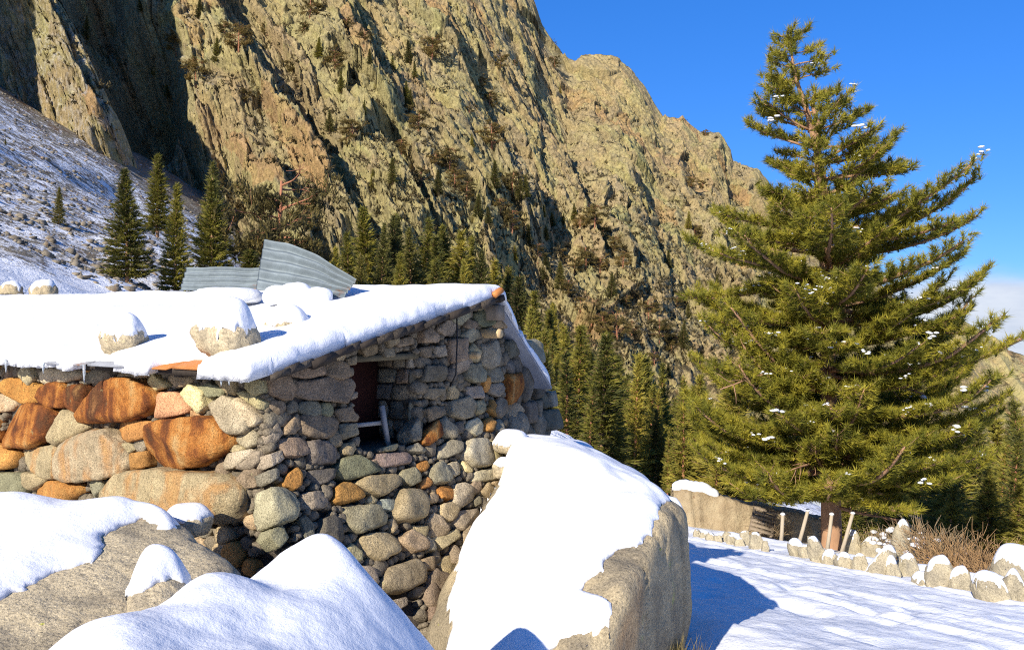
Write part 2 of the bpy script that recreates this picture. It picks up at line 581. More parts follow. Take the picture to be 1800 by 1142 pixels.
M_ICE = NB('ice'); M_ICE.b.inputs['Transmission Weight'].default_value = .7; M_ICE.b.inputs['IOR'].default_value = 1.31
M_ICE = M_ICE.fin((.85, .92, .97), .08, .5)
M_BLACK = NB('black_rubber').fin((.012, .012, .014), .6, .3)
# ------------------------------------------------------------------ terrain
RA, RB, RCY = -1.258, -0.0883, -0.158          # the road's plane: z = RA + RB x + RCY y
def road_z(x, y): return RA + RB * x + RCY * y

CT = [(0, 0, -2.1), (-3, 0, -1.8), (-6, 0, -1.4), (3, 0, -2.0), (-3, 4, -1.9), (-1, 4, -2.2), (0, 5, -2.5), (-.4, 6.4, -2.75), (-6, 6, -1.6), (-8, 9, -1.3),
      (-3, 12, -1.6), (-8, 16, -1.2), (.9, 12.5, -1.75), (-.5, 11, -1.8), (-12, 25, -1.6), (-3, 25, -3.6), (-2, 18, -2.6),
      (9.5, 14, -4.9), (12, 12, -4.6), (8, 21, -5.6), (12, 20, -6.2), (5, 27, -6.2), (14, 8, -4.2), (20, 10, -6), (12, 30, -8),
      (5, 40, -8.6), (10, 70, -14), (4.4, 66, -9.5), (20, 120, -24), (50, 250, -40), (0, 100, -9), (0, 190, -6), (-20, 80, -1.0), (-15, 50, -2),
      (-22, 40, 1.0), (-40, 40, 9), (-40, 120, 7), (-48, 165, 10), (-74, 175, 27), (-110, 195, 48), (-100, 60, 36), (-150, 120, 66), (-100, 0, 40), (-40, 0, 10), (-15, 0, 0),
      (30, 30, -12), (60, 60, -24), (100, 150, -52), (150, 250, -90), (60, 0, -8), (0, 400, 0), (250, 500, -160), (-200, 300, 80), (-300, 0, 120), (300, 0, -40), (300, 300, -130),
      (-10, -30, 1), (10, -30, -1), (60, -60, -4), (-80, -60, 24)]
for x, y in ((2, 5), (4, 5), (7, 5), (10, 6), (1.9, 8), (4, 8), (7, 8.5), (2, 11), (4.5, 11), (6.4, 11.5), (2.2, 14), (4.4, 14), (1.5, 18), (3, 18), (0.5, 21), (2, 21), (5, 2), (9, 2)):
    CT.append((x, y, road_z(x, y) - .03))
CT = np.array(CT, float)
def _k(r2): return 0.5 * r2 * np.log(r2 + 1e-9)
def _wp(x, y):                                  # compress far distances so the spline stays calm
    return np.arcsinh(np.asarray(x) / 8.0), np.arcsinh(np.asarray(y) / 8.0)
_cx, _cy = _wp(CT[:, 0], CT[:, 1])
_n = len(CT)
_A = np.zeros((_n + 3, _n + 3))
_A[:_n, :_n] = _k((_cx[:, None] - _cx) ** 2 + (_cy[:, None] - _cy) ** 2) + np.eye(_n) * 1e-4
_A[:_n, _n:] = np.stack([np.ones(_n), CT[:, 0] / 50, CT[:, 1] / 50], -1)
_A[_n:, :_n] = _A[:_n, _n:].T
_W = np.linalg.solve(_A, np.concatenate([CT[:, 2], [0, 0, 0]]))
def ground_z(x, y):
    x = np.asarray(x, float); y = np.asarray(y, float)
    a, b = _wp(x, y)
    z = _W[_n] + _W[_n + 1] * x / 50 + _W[_n + 2] * y / 50
    for i in range(_n):
        z = z + _W[i] * _k((a - _cx[i]) ** 2 + (b - _cy[i]) ** 2)
    dist = np.hypot(x, y)
    z = z + smooth(12, 60, dist) * (0.9 * fbm(p2(x / 14, y / 14), 3, 5) + .35 * vnoise(p2(x / 3, y / 3), 6))
    # crag on the left hillside, outside the picture, whose shadow lies on the cliff
    z = z + 112 * np.exp(-(((x + 188) / 38) ** 2 + ((y - 128) / 32) ** 2) ** 1.5)
    return z
def gz(x, y): return float(ground_z(np.array([x]), np.array([y]))[0])

def m_ground():
    b = NB('patchy_snow_ground')
    r = b.attr('bare')
    f = b.math('ADD', b.math('MULTIPLY', b.noise(.45, 6, .7), .5), b.math('MULTIPLY', b.noise(2.0, 6, .8), .5))
    k = b.rng(b.math('ADD', f, r), .97, 1.05)
    rock = b.ramp(b.noise(1.4, 6, .7), [(.3, (.09, .07, .055)), (.5, (.20, .17, .12)), (.7, (.30, .26, .18))])
    rock = b.mix(b.rng(b.noise(.35, 4, .6), .52, .62), rock, (.15, .10, .06))
    sn = b.ramp(b.noise(5, 3), [(.3, (.82, .83, .84)), (.7, (.88, .88, .88))])
    c = b.mix(k, sn, rock)
    n = b.bump(b.noise(.9, 6, .7), .8, .5)
    n = b.bump(b.noise(6, 4, .7), .6, .12, n)
    b.bump(b.noise(60, 3, .7), .3, .01, n)
    return b.fin(c, .8, .2)

def warp(n, lo, hi, fine):
    a, b = np.arcsinh(lo / fine), np.arcsinh(hi / fine)
    return np.sinh(np.linspace(a, b, n)) * fine
gx = warp(380, -420, 420, 7.0); gy = np.concatenate([warp(14, -160, -4.2, 8)[:-1], warp(360, -4, 900, 7.0)])
GX, GY = np.meshgrid(gx, gy, indexing='ij')
GZ = ground_z(GX, GY)
bare = np.clip(smooth(-8, -30, GX) * .515, 0, .515) + smooth(22, 45, np.hypot(GX, GY)) * .46 * smooth(-25, -5, GX)
bare = np.where(np.hypot(GX, GY) < 20, .18, bare)
bare += .10 * smooth(150, 200, GY)
obj('ground', np.stack([GX, GY, GZ], -1).reshape(-1, 3), grid_faces(*GX.shape), m_ground(), attrs={'bare': bare.ravel()}, kind='structure')

# road: packed snow with wheel tracks, runs away to the left and downhill
RD = np.array([-.43, .903]); RN = np.array([.903, .43])
RS0 = np.array([6.75, 12.0])
al = np.arange(-12, 13, .07); cr = np.arange(-7.0, .75, .06)
A_, C_ = np.meshgrid(al, cr, indexing='ij')
X_ = RS0[0] + A_ * RD[0] + C_ * RN[0]; Y_ = RS0[1] + A_ * RD[1] + C_ * RN[1]
Z_ = road_z(X_, Y_)
tr = vnoise(p2(C_ * 1.8, A_ * .10), 31) * .010 + vnoise(p2(C_ * 5.5, A_ * .35), 32) * .010 + vnoise(p2(C_ * 8, A_ * 2.6), 33) * .012 + fbm(p2(C_ * 5, A_ * 4.5), 3, 34) * .013
for c0 in (-1.5, -3.1, -4.3):
    w = C_ - c0 - .25 * vnoise(p2(A_ * .12, A_ * 0 + c0), 35)
    tr -= .055 * np.exp(-(w / .14) ** 2) * (.65 + .5 * vnoise(p2(A_ * 1.2, A_ * 0 + c0 * 3), 36))
    tr += .03 * np.exp(-((np.abs(w) - .24) / .08) ** 2)
foot = np.maximum(0, vnoise(p2(C_ * 3.1, A_ * 2.3), 37) - .45) * -.12 * smooth(-5, -2, C_ * -1 - 6)
edge = np.minimum(smooth(-7.0, -6.4, C_), smooth(.75, .3, C_)) * np.minimum(smooth(-12, -11, A_), smooth(12.9, 12, A_))
drift = .15 * np.exp(-((C_ - .42) / .30) ** 2) * (.65 + .6 * fbm(p2(A_ * 1.1, C_), 2, 39)) + .05 * np.exp(-((C_ + .18) / .2) ** 2) * (.5 + vnoise(p2(A_ * 1.7, C_), 38))
Z_ = Z_ + tr + drift + foot + .03 * edge - .12 * (1 - edge)
M_RSNOW = m_snow('road_snow', 2.0)
obj('road', np.stack([X_, Y_, Z_], -1).reshape(-1, 3), grid_faces(*X_.shape)[:, ::-1], M_RSNOW, kind='structure')

# ------------------------------------------------------------------ cliffs
def m_cliff(name='cliff_rock', hz=0.0):
    b = NB(name)
    cid, cid2, led = b.attr('slab'), b.attr('slab2'), b.attr('ledge')
    c = b.ramp(cid, [(0.0, (.34, .27, .155)), (.3, (.43, .355, .20)), (.5, (.42, .365, .175)), (.66, (.39, .375, .17)), (.82, (.41, .35, .22)), (.93, (.44, .27, .125)), (1.0, (.46, .28, .13))])
    c = b.mix(.45, c, b.ramp(cid2, [(0, (.31, .26, .16)), (.5, (.44, .37, .20)), (.75, (.42, .40, .18)), (1, (.47, .36, .21))]))
    c = b.mix(b.rng(b.noise(.035, 5, .6, .5), .45, .65), c, b.mix(1.0, c, (.92, .97, 1.0), 'MULTIPLY'))
    c = b.mix(b.math('MULTIPLY', b.rng(b.noise(.11, 5, .65, .6), .56, .66), .5), c, (.42, .405, .17))
    st = b.noise(.42, 7, .78, .8, stretch=(1, .5, .45))
    c = b.mix(b.math('MULTIPLY', b.rng(st, .50, .64), .34), c, (.20, .17, .115))
    c = b.mix(1.0, c, b.ramp(b.noise(.8, 6, .75), [(.3, .45), (.5, 1.0), (.7, 1.4)]), 'MULTIPLY')
    lf = b.math('ADD', b.math('MULTIPLY', b.noise(.22, 5, .7), .6), b.math('MULTIPLY', led, .55))
    veg = b.ramp(b.noise(.9, 5, .7), [(.35, (.045, .04, .02)), (.5, (.12, .09, .042)), (.7, (.21, .16, .075))])
    c = b.mix(1.0, c, (.92, .845, .745), 'MULTIPLY')
    c = b.mix(b.rng(lf, .60, .72), c, veg)
    c = b.mix(b.math('MULTIPLY', b.attr('snowy'), b.rng(b.noise(.5, 5, .75), .50, .56)), c, (.82, .84, .88))
    n = b.bump(b.noise(.30, 8, .75, .3, stretch=(1, .8, .8)), .8, 1.6)
    ck = b.noise(.16, 3, .5, 1.2, ty='TexVoronoi', stretch=(1.7, 1, .55))
    n = b.bump(b.noise(.55, 3, .5, 0, ty='TexVoronoi', stretch=(1.4, 1, .8)), .6, .7, n)
    b.bump(b.noise(1.3, 6, .8), .8, .5, n)
    return b.fin(c, .92, .15)

def curtain(name, cols, nu, nv, seed, scale=1.0, amp=1.0, ribs=None, mat=None, over=0.35):
    """rock face between a base line and a crest line, with slabs; falls away behind the crest"""
    cols = sorted(cols)
    ks = np.array([c[0] for c in cols], float)
    base = np.array([at(c[0], c[1], c[2]) for c in cols]); top = np.array([at(c[0], c[3], c[4]) for c in cols])
    px = np.linspace(ks[0], ks[-1], nu) if nu < 500 else np.concatenate([np.linspace(ks[0], -40, 60)[:-1], np.linspace(-40, 1420, nu - 110), np.linspace(1420, ks[-1], 52)[1:]])
    bs = np.stack([np.interp(px, ks, base[:, i]) for i in range(3)], -1)
    tp = np.stack([np.interp(px, ks, top[:, i]) for i in range(3)], -1)
    nb = int(nv * over)
    t = np.concatenate([np.linspace(0, 1, nv), 1 + np.linspace(0, 1, nb + 1)[1:]])
    tt = np.minimum(t, 1)
    P = bs[:, None] + (tp - bs)[:, None] * tt[None, :, None]
    # slightly steeper towards the crest
    L = (tp - bs)
    bow = (4 * tt * (1 - tt))[None, :] * np.linalg.norm(L, axis=1)[:, None] * .05
    P[..., 1] += bow * .8; P[..., 2] -= bow * .6
    back = np.maximum(t - 1, 0)[None, :]
    P[..., 1] += back * 90 * scale
    P[..., 2] -= back ** 1.3 * 120 * scale
    u = np.cumsum(np.concatenate([[0], np.linalg.norm(np.diff((bs + tp) / 2, axis=0), axis=1)]))[:, None] * np.ones(len(t))[None, :]
    w = tt[None, :] * np.linalg.norm(L, axis=1)[:, None] + back * 100 * scale
    u = u / scale; w = w / scale
    wx = u + 5 * vnoise(p2(u / 30, w / 30), seed + 50) + 1.2 * vnoise(p2(u / 6, w / 6), seed + 51)
    wy = w + 5 * vnoise(p2(u / 30, w / 30), seed + 52) + 1.2 * vnoise(p2(u / 6, w / 6), seed + 53)
    ca, sa = math.cos(rad(-62)), math.sin(rad(-62))
    a = wx * ca + wy * sa            # along the slabs (down to the right)
    c = -wx * sa + wy * ca           # across
    h = np.zeros(u.shape)
    lv = []
    for k, (la, lc, am, ti) in enumerate(((70, 22, 6.5, .8), (27, 9, 2.7, .8), (9.5, 4.2, 1.3, .9), (3.9, 2.2, .85, .95), (1.8, 1.2, .45, 1.0))):
        f, cid = cells(a / la + .3 * vnoise(p2(u / lc, w / lc), seed + 70 + k), c / lc, seed + 10 * k, ti)
        h += am * f; lv.append(cid)
    h += .8 * fbm(p2(u / 9, w / 9), 4, seed + 60, .55)
    # thin dark joints that run with the slabs
    j = np.abs(vnoise(p2(a / 26, c / 3.4), seed + 61)); h -= 1.5 * smooth(.09, .0, j)
    j = np.abs(vnoise(p2(a / 9, c / 1.6), seed + 62)); h -= .9 * smooth(.10, .0, j)
    j = np.abs(vnoise(p2(a / 5, c / 30), seed + 63)); h -= 1.2 * smooth(.05, .0, j)
    h *= amp * scale
    if ribs is not None:
        qx, qy = proj(P)
        h = h + ribs(qx, qy)
    edge_fade = 1 - .72 * smooth(.88, 1.0, t)[None, :]
    nrm = np.array([.12, -.80, .58])
    D = nrm[None, None, :] * (h * edge_fade)[..., None]
    P = P + D
    # slope for ledges
    dw = np.gradient(P, axis=1); du = np.gradient(P, axis=0)
    nz = np.cross(du, dw); nz /= np.linalg.norm(nz, axis=2)[..., None] + 1e-9
    ledge = np.clip((np.abs(nz[..., 2]) - .62) / .3, 0, 1)
    ledge = blur(ledge, 1) + .45 * smooth(.35, .0, tt)[None, :] * np.ones(u.shape)
    qx, qy = proj(P)
    sn = np.zeros(u.shape)
    sn = np.maximum(sn, smooth(420, 330, qx) * ledge * .35)
    F = grid_faces(*u.shape)
    o = obj(name, P.reshape(-1, 3), F, mat, smooth_shade=False, attrs={'slab': lv[1].ravel(), 'slab2': lv[2].ravel(), 'ledge': ledge.ravel(), 'snowy': sn.ravel()}, kind='structure')
    return o, P, F

def seg(qx, qy, x0, y0, x1, y1):
    """along (0..1) and signed across (px, + to the right) of an image line"""
    dx, dy = x1 - x0, y1 - y0; L = math.hypot(dx, dy)
    t = ((qx - x0) * dx + (qy - y0) * dy) / L / L
    s = ((qx - x0) * -dy + (qy - y0) * dx) / L * -1
    return t, s

def main_ribs(qx, qy):
    h = np.zeros(qx.shape)
    # (x0,y0,x1,y1, width left px, height m): buttresses with a sheer right side
    for x0, y0, x1, y1, wl, hh in ((90, 40, 245, 300, 105, 24), (290, 150, 345, 330, 55, 9), (-60, -120, 110, 90, 130, 20),
                                   (470, 150, 640, 420, 120, 11), (600, 30, 700, 210, 90, 8), (780, 60, 960, 420, 140, 9), (480, 300, 560, 470, 70, 7),
                                   (960, 230, 1060, 470, 90, 6), (330, -60, 460, 160, 120, 10), (1085, 250, 1180, 520, 80, 5), (640, 200, 760, 420, 90, 8)):
        t, s = seg(qx, qy, x0, y0, x1, y1)
        f = np.where(s < 0, np.clip(1 + s / wl, 0, 1) ** .8, np.clip(1 - s / 9, 0, 1))
        f = f * smooth(-.25, .12, t) * smooth(1.12, .9, t)
        h = np.maximum(h, 0) + hh * f * (hh > 0)
    # the deep gully right of the big buttress, and the one above it
    for x0, y0, x1, y1, wd_, hh in ((215, 60, 345, 400, 62, 30), (140, -60, 240, 120, 50, 22), (365, 190, 420, 330, 24, 9)):
        t, s = seg(qx, qy, x0, y0, x1, y1)
        h -= hh * np.exp(-np.abs(s / wd_) ** 3) * smooth(-.2, .1, t) * smooth(1.2, .95, t)
    return h

M_CLIFF = m_cliff()
main_cols = [(-420, 60, 215, -700, 330), (-150, 120, 205, -620, 340), (0, 195, 195, -560, 345), (220, 340, 178, -480, 350), (430, 505, 168, -380, 365), (640, 590, 165, -270, 385),
             (800, 625, 172, -170, 405), (915, 640, 182, -45, 420), (938, 641, 184, -2, 421), (952, 642, 185, 40, 422), (975, 643, 186, 72, 423), (1000, 645, 188, 104, 424), (1012, 646, 189, 108, 424), (1022, 647, 190, 97, 425), (1050, 648, 193, 98, 425),
             (1085, 652, 196, 103, 426), (1108, 655, 198, 118, 427), (1135, 658, 202, 150, 427), (1155, 660, 206, 186, 428), (1172, 662, 209, 208, 428), (1192, 664, 213, 210, 428), (1199, 665, 214, 204, 428), (1208, 666, 216, 215, 428), (1232, 668, 221, 236, 429), (1265, 672, 228, 232, 430),
             (1285, 674, 232, 262, 430), (1288, 674, 233, 282, 430), (1330, 680, 242, 296, 432), (1370, 686, 250, 345, 434), (1450, 697, 268, 412, 438), (1560, 712, 290, 512, 445), (1700, 730, 320, 640, 460), (1790, 742, 335, 735, 470)]
main_cols = [(a, b + 45 + 60 * (a > 900), c, d, e) for a, b, c, d, e in main_cols]
cliff, CP, CF = curtain('mountain', main_cols, 900, 470, 21, 1.0, 1.0, main_ribs, M_CLIFF, .22)
CLIFF_BVH = BVHTree.FromPolygons([Vector(v) for v in CP[::2, ::2].reshape(-1, 3)], grid_faces(*CP[::2, ::2].shape[:2]).tolist())

M_CLIFF2 = m_cliff('far_cliff_rock')
far_cols = [(1380, 800, 900, 640, 1250), (1470, 800, 900, 560, 1260), (1560, 805, 900, 545, 1260), (1625, 810, 900, 566, 1270), (1660, 810, 900, 556, 1280), (1692, 812, 900, 562, 1290), (1720, 815, 900, 578, 1290),
            (1745, 815, 900, 592, 1290), (1764, 815, 900, 604, 1290), (1772, 815, 900, 616, 1290), (1800, 820, 900, 624, 1290), (1900, 830, 900, 680, 1290), (2100, 840, 900, 760, 1290)]
curtain('far_mountain', far_cols, 300, 150, 77, 2.4, .75, None, M_CLIFF2, .3)

# loose rocks on the snowy talus of the left hillside
def scatter_rocks():
    V, F, o = [], [], 0
    D, f = ico(1)
    k = 0
    while k < 4200:
        y = 54 + 150 * RNG.random() ** 1.3; x = -y * (.20 + .42 * RNG.random())
        if x > -15: continue
        k += 1
        s = .07 + .30 * RNG.random() ** 4 + (.35 * RNG.random() if RNG.random() < .03 else 0)
        sc_ = s * np.array([.7 + .9 * RNG.random(), .7 + .9 * RNG.random(), .45 + .5 * RNG.random()])
        P = D * (1 + .9 * (RNG.random(len(D))[:, None] - .5)) * sc_
        P = P + np.array([x, y, 0])
        V.append(P); F.append(f + o); o += len(P)
    V = np.concatenate(V)
    cx = V.reshape(-1, len(D), 3).mean(1)
    z = ground_z(cx[:, 0], cx[:, 1])
    V[:, 2] += np.repeat(z, len(D)) + .03
    return V, np.concatenate(F)
M_SCREE = m_boulder('scree_rock', (.24, .20, .14), (.12, .10, .08), (.22, .22, .10))
V, F = scatter_rocks()
obj('scree', V, F, M_SCREE, smooth_shade=False, kind='stuff', label='scattered grey scree rocks poking through snow on the left hillside', cat='scree')
# ------------------------------------------------------------------ the stone hut
TH = rad(35)
G = np.array([math.sin(TH), math.cos(TH), 0.0])            # along the gable wall, away from the near corner
R = np.array([-math.cos(TH), math.sin(TH), 0.0])           # along the front wall / ridge, to the left
ZU = np.array([0, 0, 1.0])
CA = np.array([-1.63, 6.0, 0.0])                           # near corner
NG, NF = -R, -G                                            # outward normals of gable and front
B_S = 2.72                                                 # where the gable wall bends
TH2 = rad(20)
G2 = np.array([math.sin(TH2), math.cos(TH2), 0.0]); NG2 = np.array([math.cos(TH2), -math.sin(TH2), 0.0])
CB = CA + B_S * G

class Wall:
    def __init__(s, o, a, n, bat): s.o, s.a, s.n, s.bat = o, a, n, bat
    def off(s, z): return s.bat(z)
    def pos(s, u, z, q=0.0): return s.o + s.a * u + ZU * z + s.n * (s.off(z) + q)
    def hit(s, px, py):
        r = ray(px, py); z = -.8
        for _ in range(12):
            d = (np.dot(s.o, s.n) + s.off(z)) / np.dot(r, s.n)
            P = r * d; z = P[2]
        return np.dot(P - s.o, s.a), z
W_G = Wall(CA, G, NG, lambda z: .40 * max(0.0, -.78 - z) ** 1.15)
W_F = Wall(CA, R, NF, lambda z: .05 * max(0.0, -.7 - z))
W_B = Wall(CB, G2, NG2, lambda z: .12 * max(0.0, -.8 - z))

hut = bpy.data.objects.new('stone_hut', None); COL.objects.link(hut)
hut.location = (float(CA[0]), float(CA[1]), -2.6)
hut['label'] = 'dry stone mountain hut with snow covered gable roof and small dark window'
hut['category'] = 'hut'
HL = np.array(hut.location)

# class -> (colour, rust share)
CLS = {'g': ((.32, .275, .195), 0), 'b': ((.29, .22, .145), 0), 't': ((.44, .345, .20), 0), 'p': ((.48, .405, .27), 0), 'd': ((.17, .15, .115), 0), 'G': ((.27, .25, .155), 0),
       'l': ((.42, .45, .38), 0), 'y': ((.62, .53, .27), .0), 'o': ((.50, .25, .075), .42), 'O': ((.50, .25, .07), .60), 'r': ((.34, .17, .06), .95), 's': ((.46, .37, .22), .55), 'm': ((.33, .23, .18), 0), 'k': ((.48, .27, .13), .25)}
FS = """O 5,681 21,665 53,666 74,683 70,707 44,707 10,691
r 77,695 84,679 98,672 116,672 121,688 131,707 128,716 98,714 82,705
r 119,690 137,677 161,677 165,690 158,714 149,728 133,716 121,702
r 158,737 168,700 189,676 223,664 252,668 276,684 284,705 273,723 247,737 221,739 194,737 168,742
p 72,669 75,653 93,646 123,648 145,649 152,663 123,670 84,674
g 152,663 168,649 186,649 189,665 182,672 154,674
t 200,660 223,645 247,641 271,650 268,660 247,666 215,663
y 265,668 278,655 299,671 302,679 284,685 268,676
t 299,666 305,655 326,654 341,666 336,676 315,680
k 280,734 286,691 315,688 344,710 336,723 310,731
y 330,689 344,675 368,687 370,713 362,726 355,716 339,700
G 352,681 373,672 399,684 394,695 373,697 368,687
k 332,734 339,721 352,720 360,729 347,735
p 373,710 402,695 420,703 445,735 447,749 431,760 415,760 402,739 381,726
p 417,705 426,698 446,712 460,735 458,745 447,749 444,738 432,721
t 419,691 435,687 455,694 464,707 463,720 453,714 435,701
r 4,768 13,731 29,710 63,709 89,713 110,729 108,750 89,773 66,786 37,786 13,781
s -14,697 16,692 29,705 16,721 -14,726
t 101,773 131,721 147,723 152,747 168,752 142,763 116,781
o 193,752 210,742 247,738 273,742 278,750 263,768 236,776 215,771
r 263,773 273,755 297,739 334,735 378,733 402,747 415,773 405,794 376,810 334,821 286,819 268,805
s 116,831 118,797 134,771 163,758 192,755 210,771 229,794 231,818 221,831 184,839 147,844 118,839
s 63,823 39,792 84,784 114,781 113,831 105,839 89,839
o -25,779 16,781 39,794 37,818 16,823 -25,831
G -20,834 21,830 50,831 52,863 26,870 -20,860
t 50,829 79,834 87,844 63,860 52,852
O 64,878 68,857 97,844 118,846 152,852 150,865 126,878 105,894 79,897
g 158,863 168,844 187,844 187,860 165,878
s 189,863 210,836 252,826 302,823 355,827 394,831 420,844 431,863 428,905 400,915 300,914 215,900
o 231,797 263,792 265,818 234,826
t 218,779 236,776 242,789 231,796
y 108,724 128,720 124,731 112,731
d 281,737 326,733 331,739 284,750
p 415,768 447,756 455,761 455,780 439,787 426,780
t 411,792 416,780 430,784 432,791 421,796
p 400,813 409,796 444,789 449,801 419,822 402,824
g 419,824 440,794 462,792 462,812 449,824
b 424,842 439,826 462,824 462,842 457,855 444,857
r -60,735 -20,732 2,736 -2,778 -40,782
t -60,665 -20,660 2,668 6,690 -40,694"""
GS = """b 472,663 484,654 505,666 514,680 507,701 495,702 475,693
b 483,646 493,640 510,640 559,634 563,659 535,664 506,661
b 563,640 590,631 607,640 609,661 586,666 567,659
b 512,694 517,673 569,663 615,667 617,684 607,707 565,703 527,699
g 609,690 623,688 622,698 611,703
t 575,617 590,613 605,623 599,635 582,631
b 605,631 622,623 622,640 609,642
b 475,703 495,705 498,714 495,724 486,728 475,719
d 500,714 509,701 521,710 521,722 503,728
d 521,717 526,707 554,704 560,714 559,728 545,730 526,726
G 562,708 577,707 584,717 577,731 563,729
b 584,721 610,715 624,729 619,740 593,740
b 496,752 521,726 524,733 521,752 512,761 495,763
b 523,745 528,730 575,731 589,738 587,759 575,770 549,771 523,763
g 593,747 622,745 629,764 600,773 593,763
b 484,778 491,771 523,770 537,780 537,798 523,806 500,803 491,789
d 537,777 575,775 586,789 586,815 545,817 538,798
O 494,853 505,833 518,822 527,838 527,853 514,863
g 467,782 469,763 486,741 492,763 482,778
g 468,800 491,792 496,808 474,822
g 468,828 488,822 488,840 470,852
p 468,858 501,857 518,873 514,903 507,919 474,927 466,903
g 523,884 531,866 558,864 575,877 569,894 542,897 529,894
d 542,827 586,824 586,840 558,855 540,844
o 588,856 602,847 620,852 635,870 634,878 599,886 585,884
G 586,829 600,805 620,801 646,808 662,826 658,831 621,842 604,844
t 624,850 639,838 669,835 697,835 700,849 690,861 667,874 655,871 635,861
t 600,780 618,776 624,790 616,802 601,798
m 656,808 660,798 718,794 719,815 672,822
t 672,786 697,779 700,784 690,793 672,794
g 711,787 730,780 745,794 739,798 718,794
G 700,838 707,826 723,822 733,835 733,849 721,856 711,850
O 728,817 746,809 751,821 746,829 733,828
o 735,861 739,843 749,838 758,850 751,857
g 753,845 754,824 768,811 782,826 789,843 782,850 760,852
O 765,861 774,853 791,854 798,866 791,879 774,877
t 686,906 698,861 723,861 744,864 746,901 737,915 712,920 695,917
l 658,889 667,878 690,878 694,896 686,900 672,896
t 641,880 648,870 660,880 655,887 644,887
G 604,901 606,888 658,890 672,914 669,925 628,939 610,925
t 746,877 758,864 769,873 765,884 749,885
p 795,852 811,849 827,859 829,880 808,894 794,887 801,873
t 769,901 771,887 785,884 799,896 795,913 787,919 774,912
t 747,915 755,903 769,908 785,934 780,943 762,945
p 795,917 804,898 841,894 841,912 825,934 808,934
t 841,866 855,848 873,864 860,879 850,873
p 843,828 874,821 883,838 883,842 846,847 829,849 832,829
t 876,822 892,810 900,822 893,838 883,838
p 809,798 818,775 850,772 869,808 857,821 832,822 813,808
p 783,817 792,812 811,812 811,831 795,840
y 809,810 823,814 832,824 825,833 816,829
g 769,805 773,784 790,773 808,779 809,793 795,800 780,808
t 860,847 888,843 888,854 874,861
g 829,880 839,871 844,885 834,891
b 785,598 812,594 812,631 787,636
b 739,602 737,583 756,575 768,589 766,600 754,602
g 770,570 783,560 796,570 794,591 779,589 764,579
g 785,549 798,543 823,543 823,558 806,570 791,566
G 834,552 846,545 867,558 867,568 846,575 834,568
t 865,566 880,560 888,568 886,577 867,576
g 806,589 821,577 838,581 838,594 823,602 810,598
g 844,608 857,601 876,600 880,625 867,642 855,647 842,640
g 819,640 838,638 847,652 846,669 831,672 817,665
g 846,655 855,646 876,646 881,665 873,671 857,671
g 857,676 880,671 883,684 873,697 857,690
o 849,688 850,665 857,660 860,671 855,688
d 739,669 745,642 779,642 781,667 762,670
d 783,665 785,646 798,650 800,667 791,671
b 745,699 749,682 779,682 777,692 758,701
g 821,699 819,680 846,678 847,699
g 787,730 789,707 823,697 830,709 825,734 810,737
t 831,726 834,705 846,703 852,713 846,726 838,730
o 857,715 861,699 876,728 867,734 855,722
o 848,739 857,733 868,743 861,760 852,758
p 821,741 834,735 846,747 846,762 834,768 817,755
d 796,743 810,741 812,762 794,764
r 735,782 744,758 760,740 775,754 774,766 751,784
g 716,758 730,735 745,745 735,775 722,778
b 740,720 768,712 776,730 752,742
t 630,948 643,938 675,934 700,954 697,973 665,989 643,976
t 697,948 716,932 741,948 748,967 722,973 700,957
t 665,1030 678,999 722,983 744,999 744,1024 710,1041 684,1040
t 602,970 614,954 633,970 633,986 614,992
t 738,983 760,976 760,1005 744,1002
t 760,945 801,929 805,945 776,967
g 744,938 760,948 760,970 748,970
g 684,1056 710,1049 713,1065 700,1072
t 680,914 687,910 696,929 687,938
d 522,914 531,905 547,925 550,949 536,949
d 558,943 562,912 582,905 597,923 601,951 584,960
G 470,945 475,930 492,925 500,949 488,965
d 505,960 525,955 545,965 540,990 512,992
t 640,585 668,576 676,588 650,598
b 690,598 720,590 724,604 696,610
o 705,570 728,562 732,572 712,578
b 630,610 660,604 664,620 640,626
b 735,612 756,608 760,626 740,628
g 672,612 690,610 692,626 674,628
g 762,610 780,606 782,624 766,628"""
BS = """r 888,697 890,659 905,655 905,688 893,711
d 888,600 905,596 908,622 892,628
b 893,575 908,572 912,592 896,596
d 908,650 925,640 930,690 914,705
g 925,600 940,598 944,635 930,645
d 930,660 944,655 948,690 934,700
d 915,708 930,705 934,740 920,745
g 946,660 958,656 960,685 948,688
d 948,692 960,690 964,715 952,718
g 962,690 972,688 976,712 966,716
d 952,722 974,720 978,755 956,755
b 936,705 948,702 950,735 940,738
t 886,715 901,707 915,722 909,730 894,732"""

def hull2(pts):
    pts = sorted(set(map(tuple, pts)))
    def half(ps):
        h = []
        for p in ps:
            while len(h) > 1 and (h[-1][0] - h[-2][0]) * (p[1] - h[-2][1]) - (h[-1][1] - h[-2][1]) * (p[0] - h[-2][0]) <= 0: h.pop()
            h.append(p)
        return h
    a, b = half(pts), half(pts[::-1])
    return np.array(a[:-1] + b[:-1])

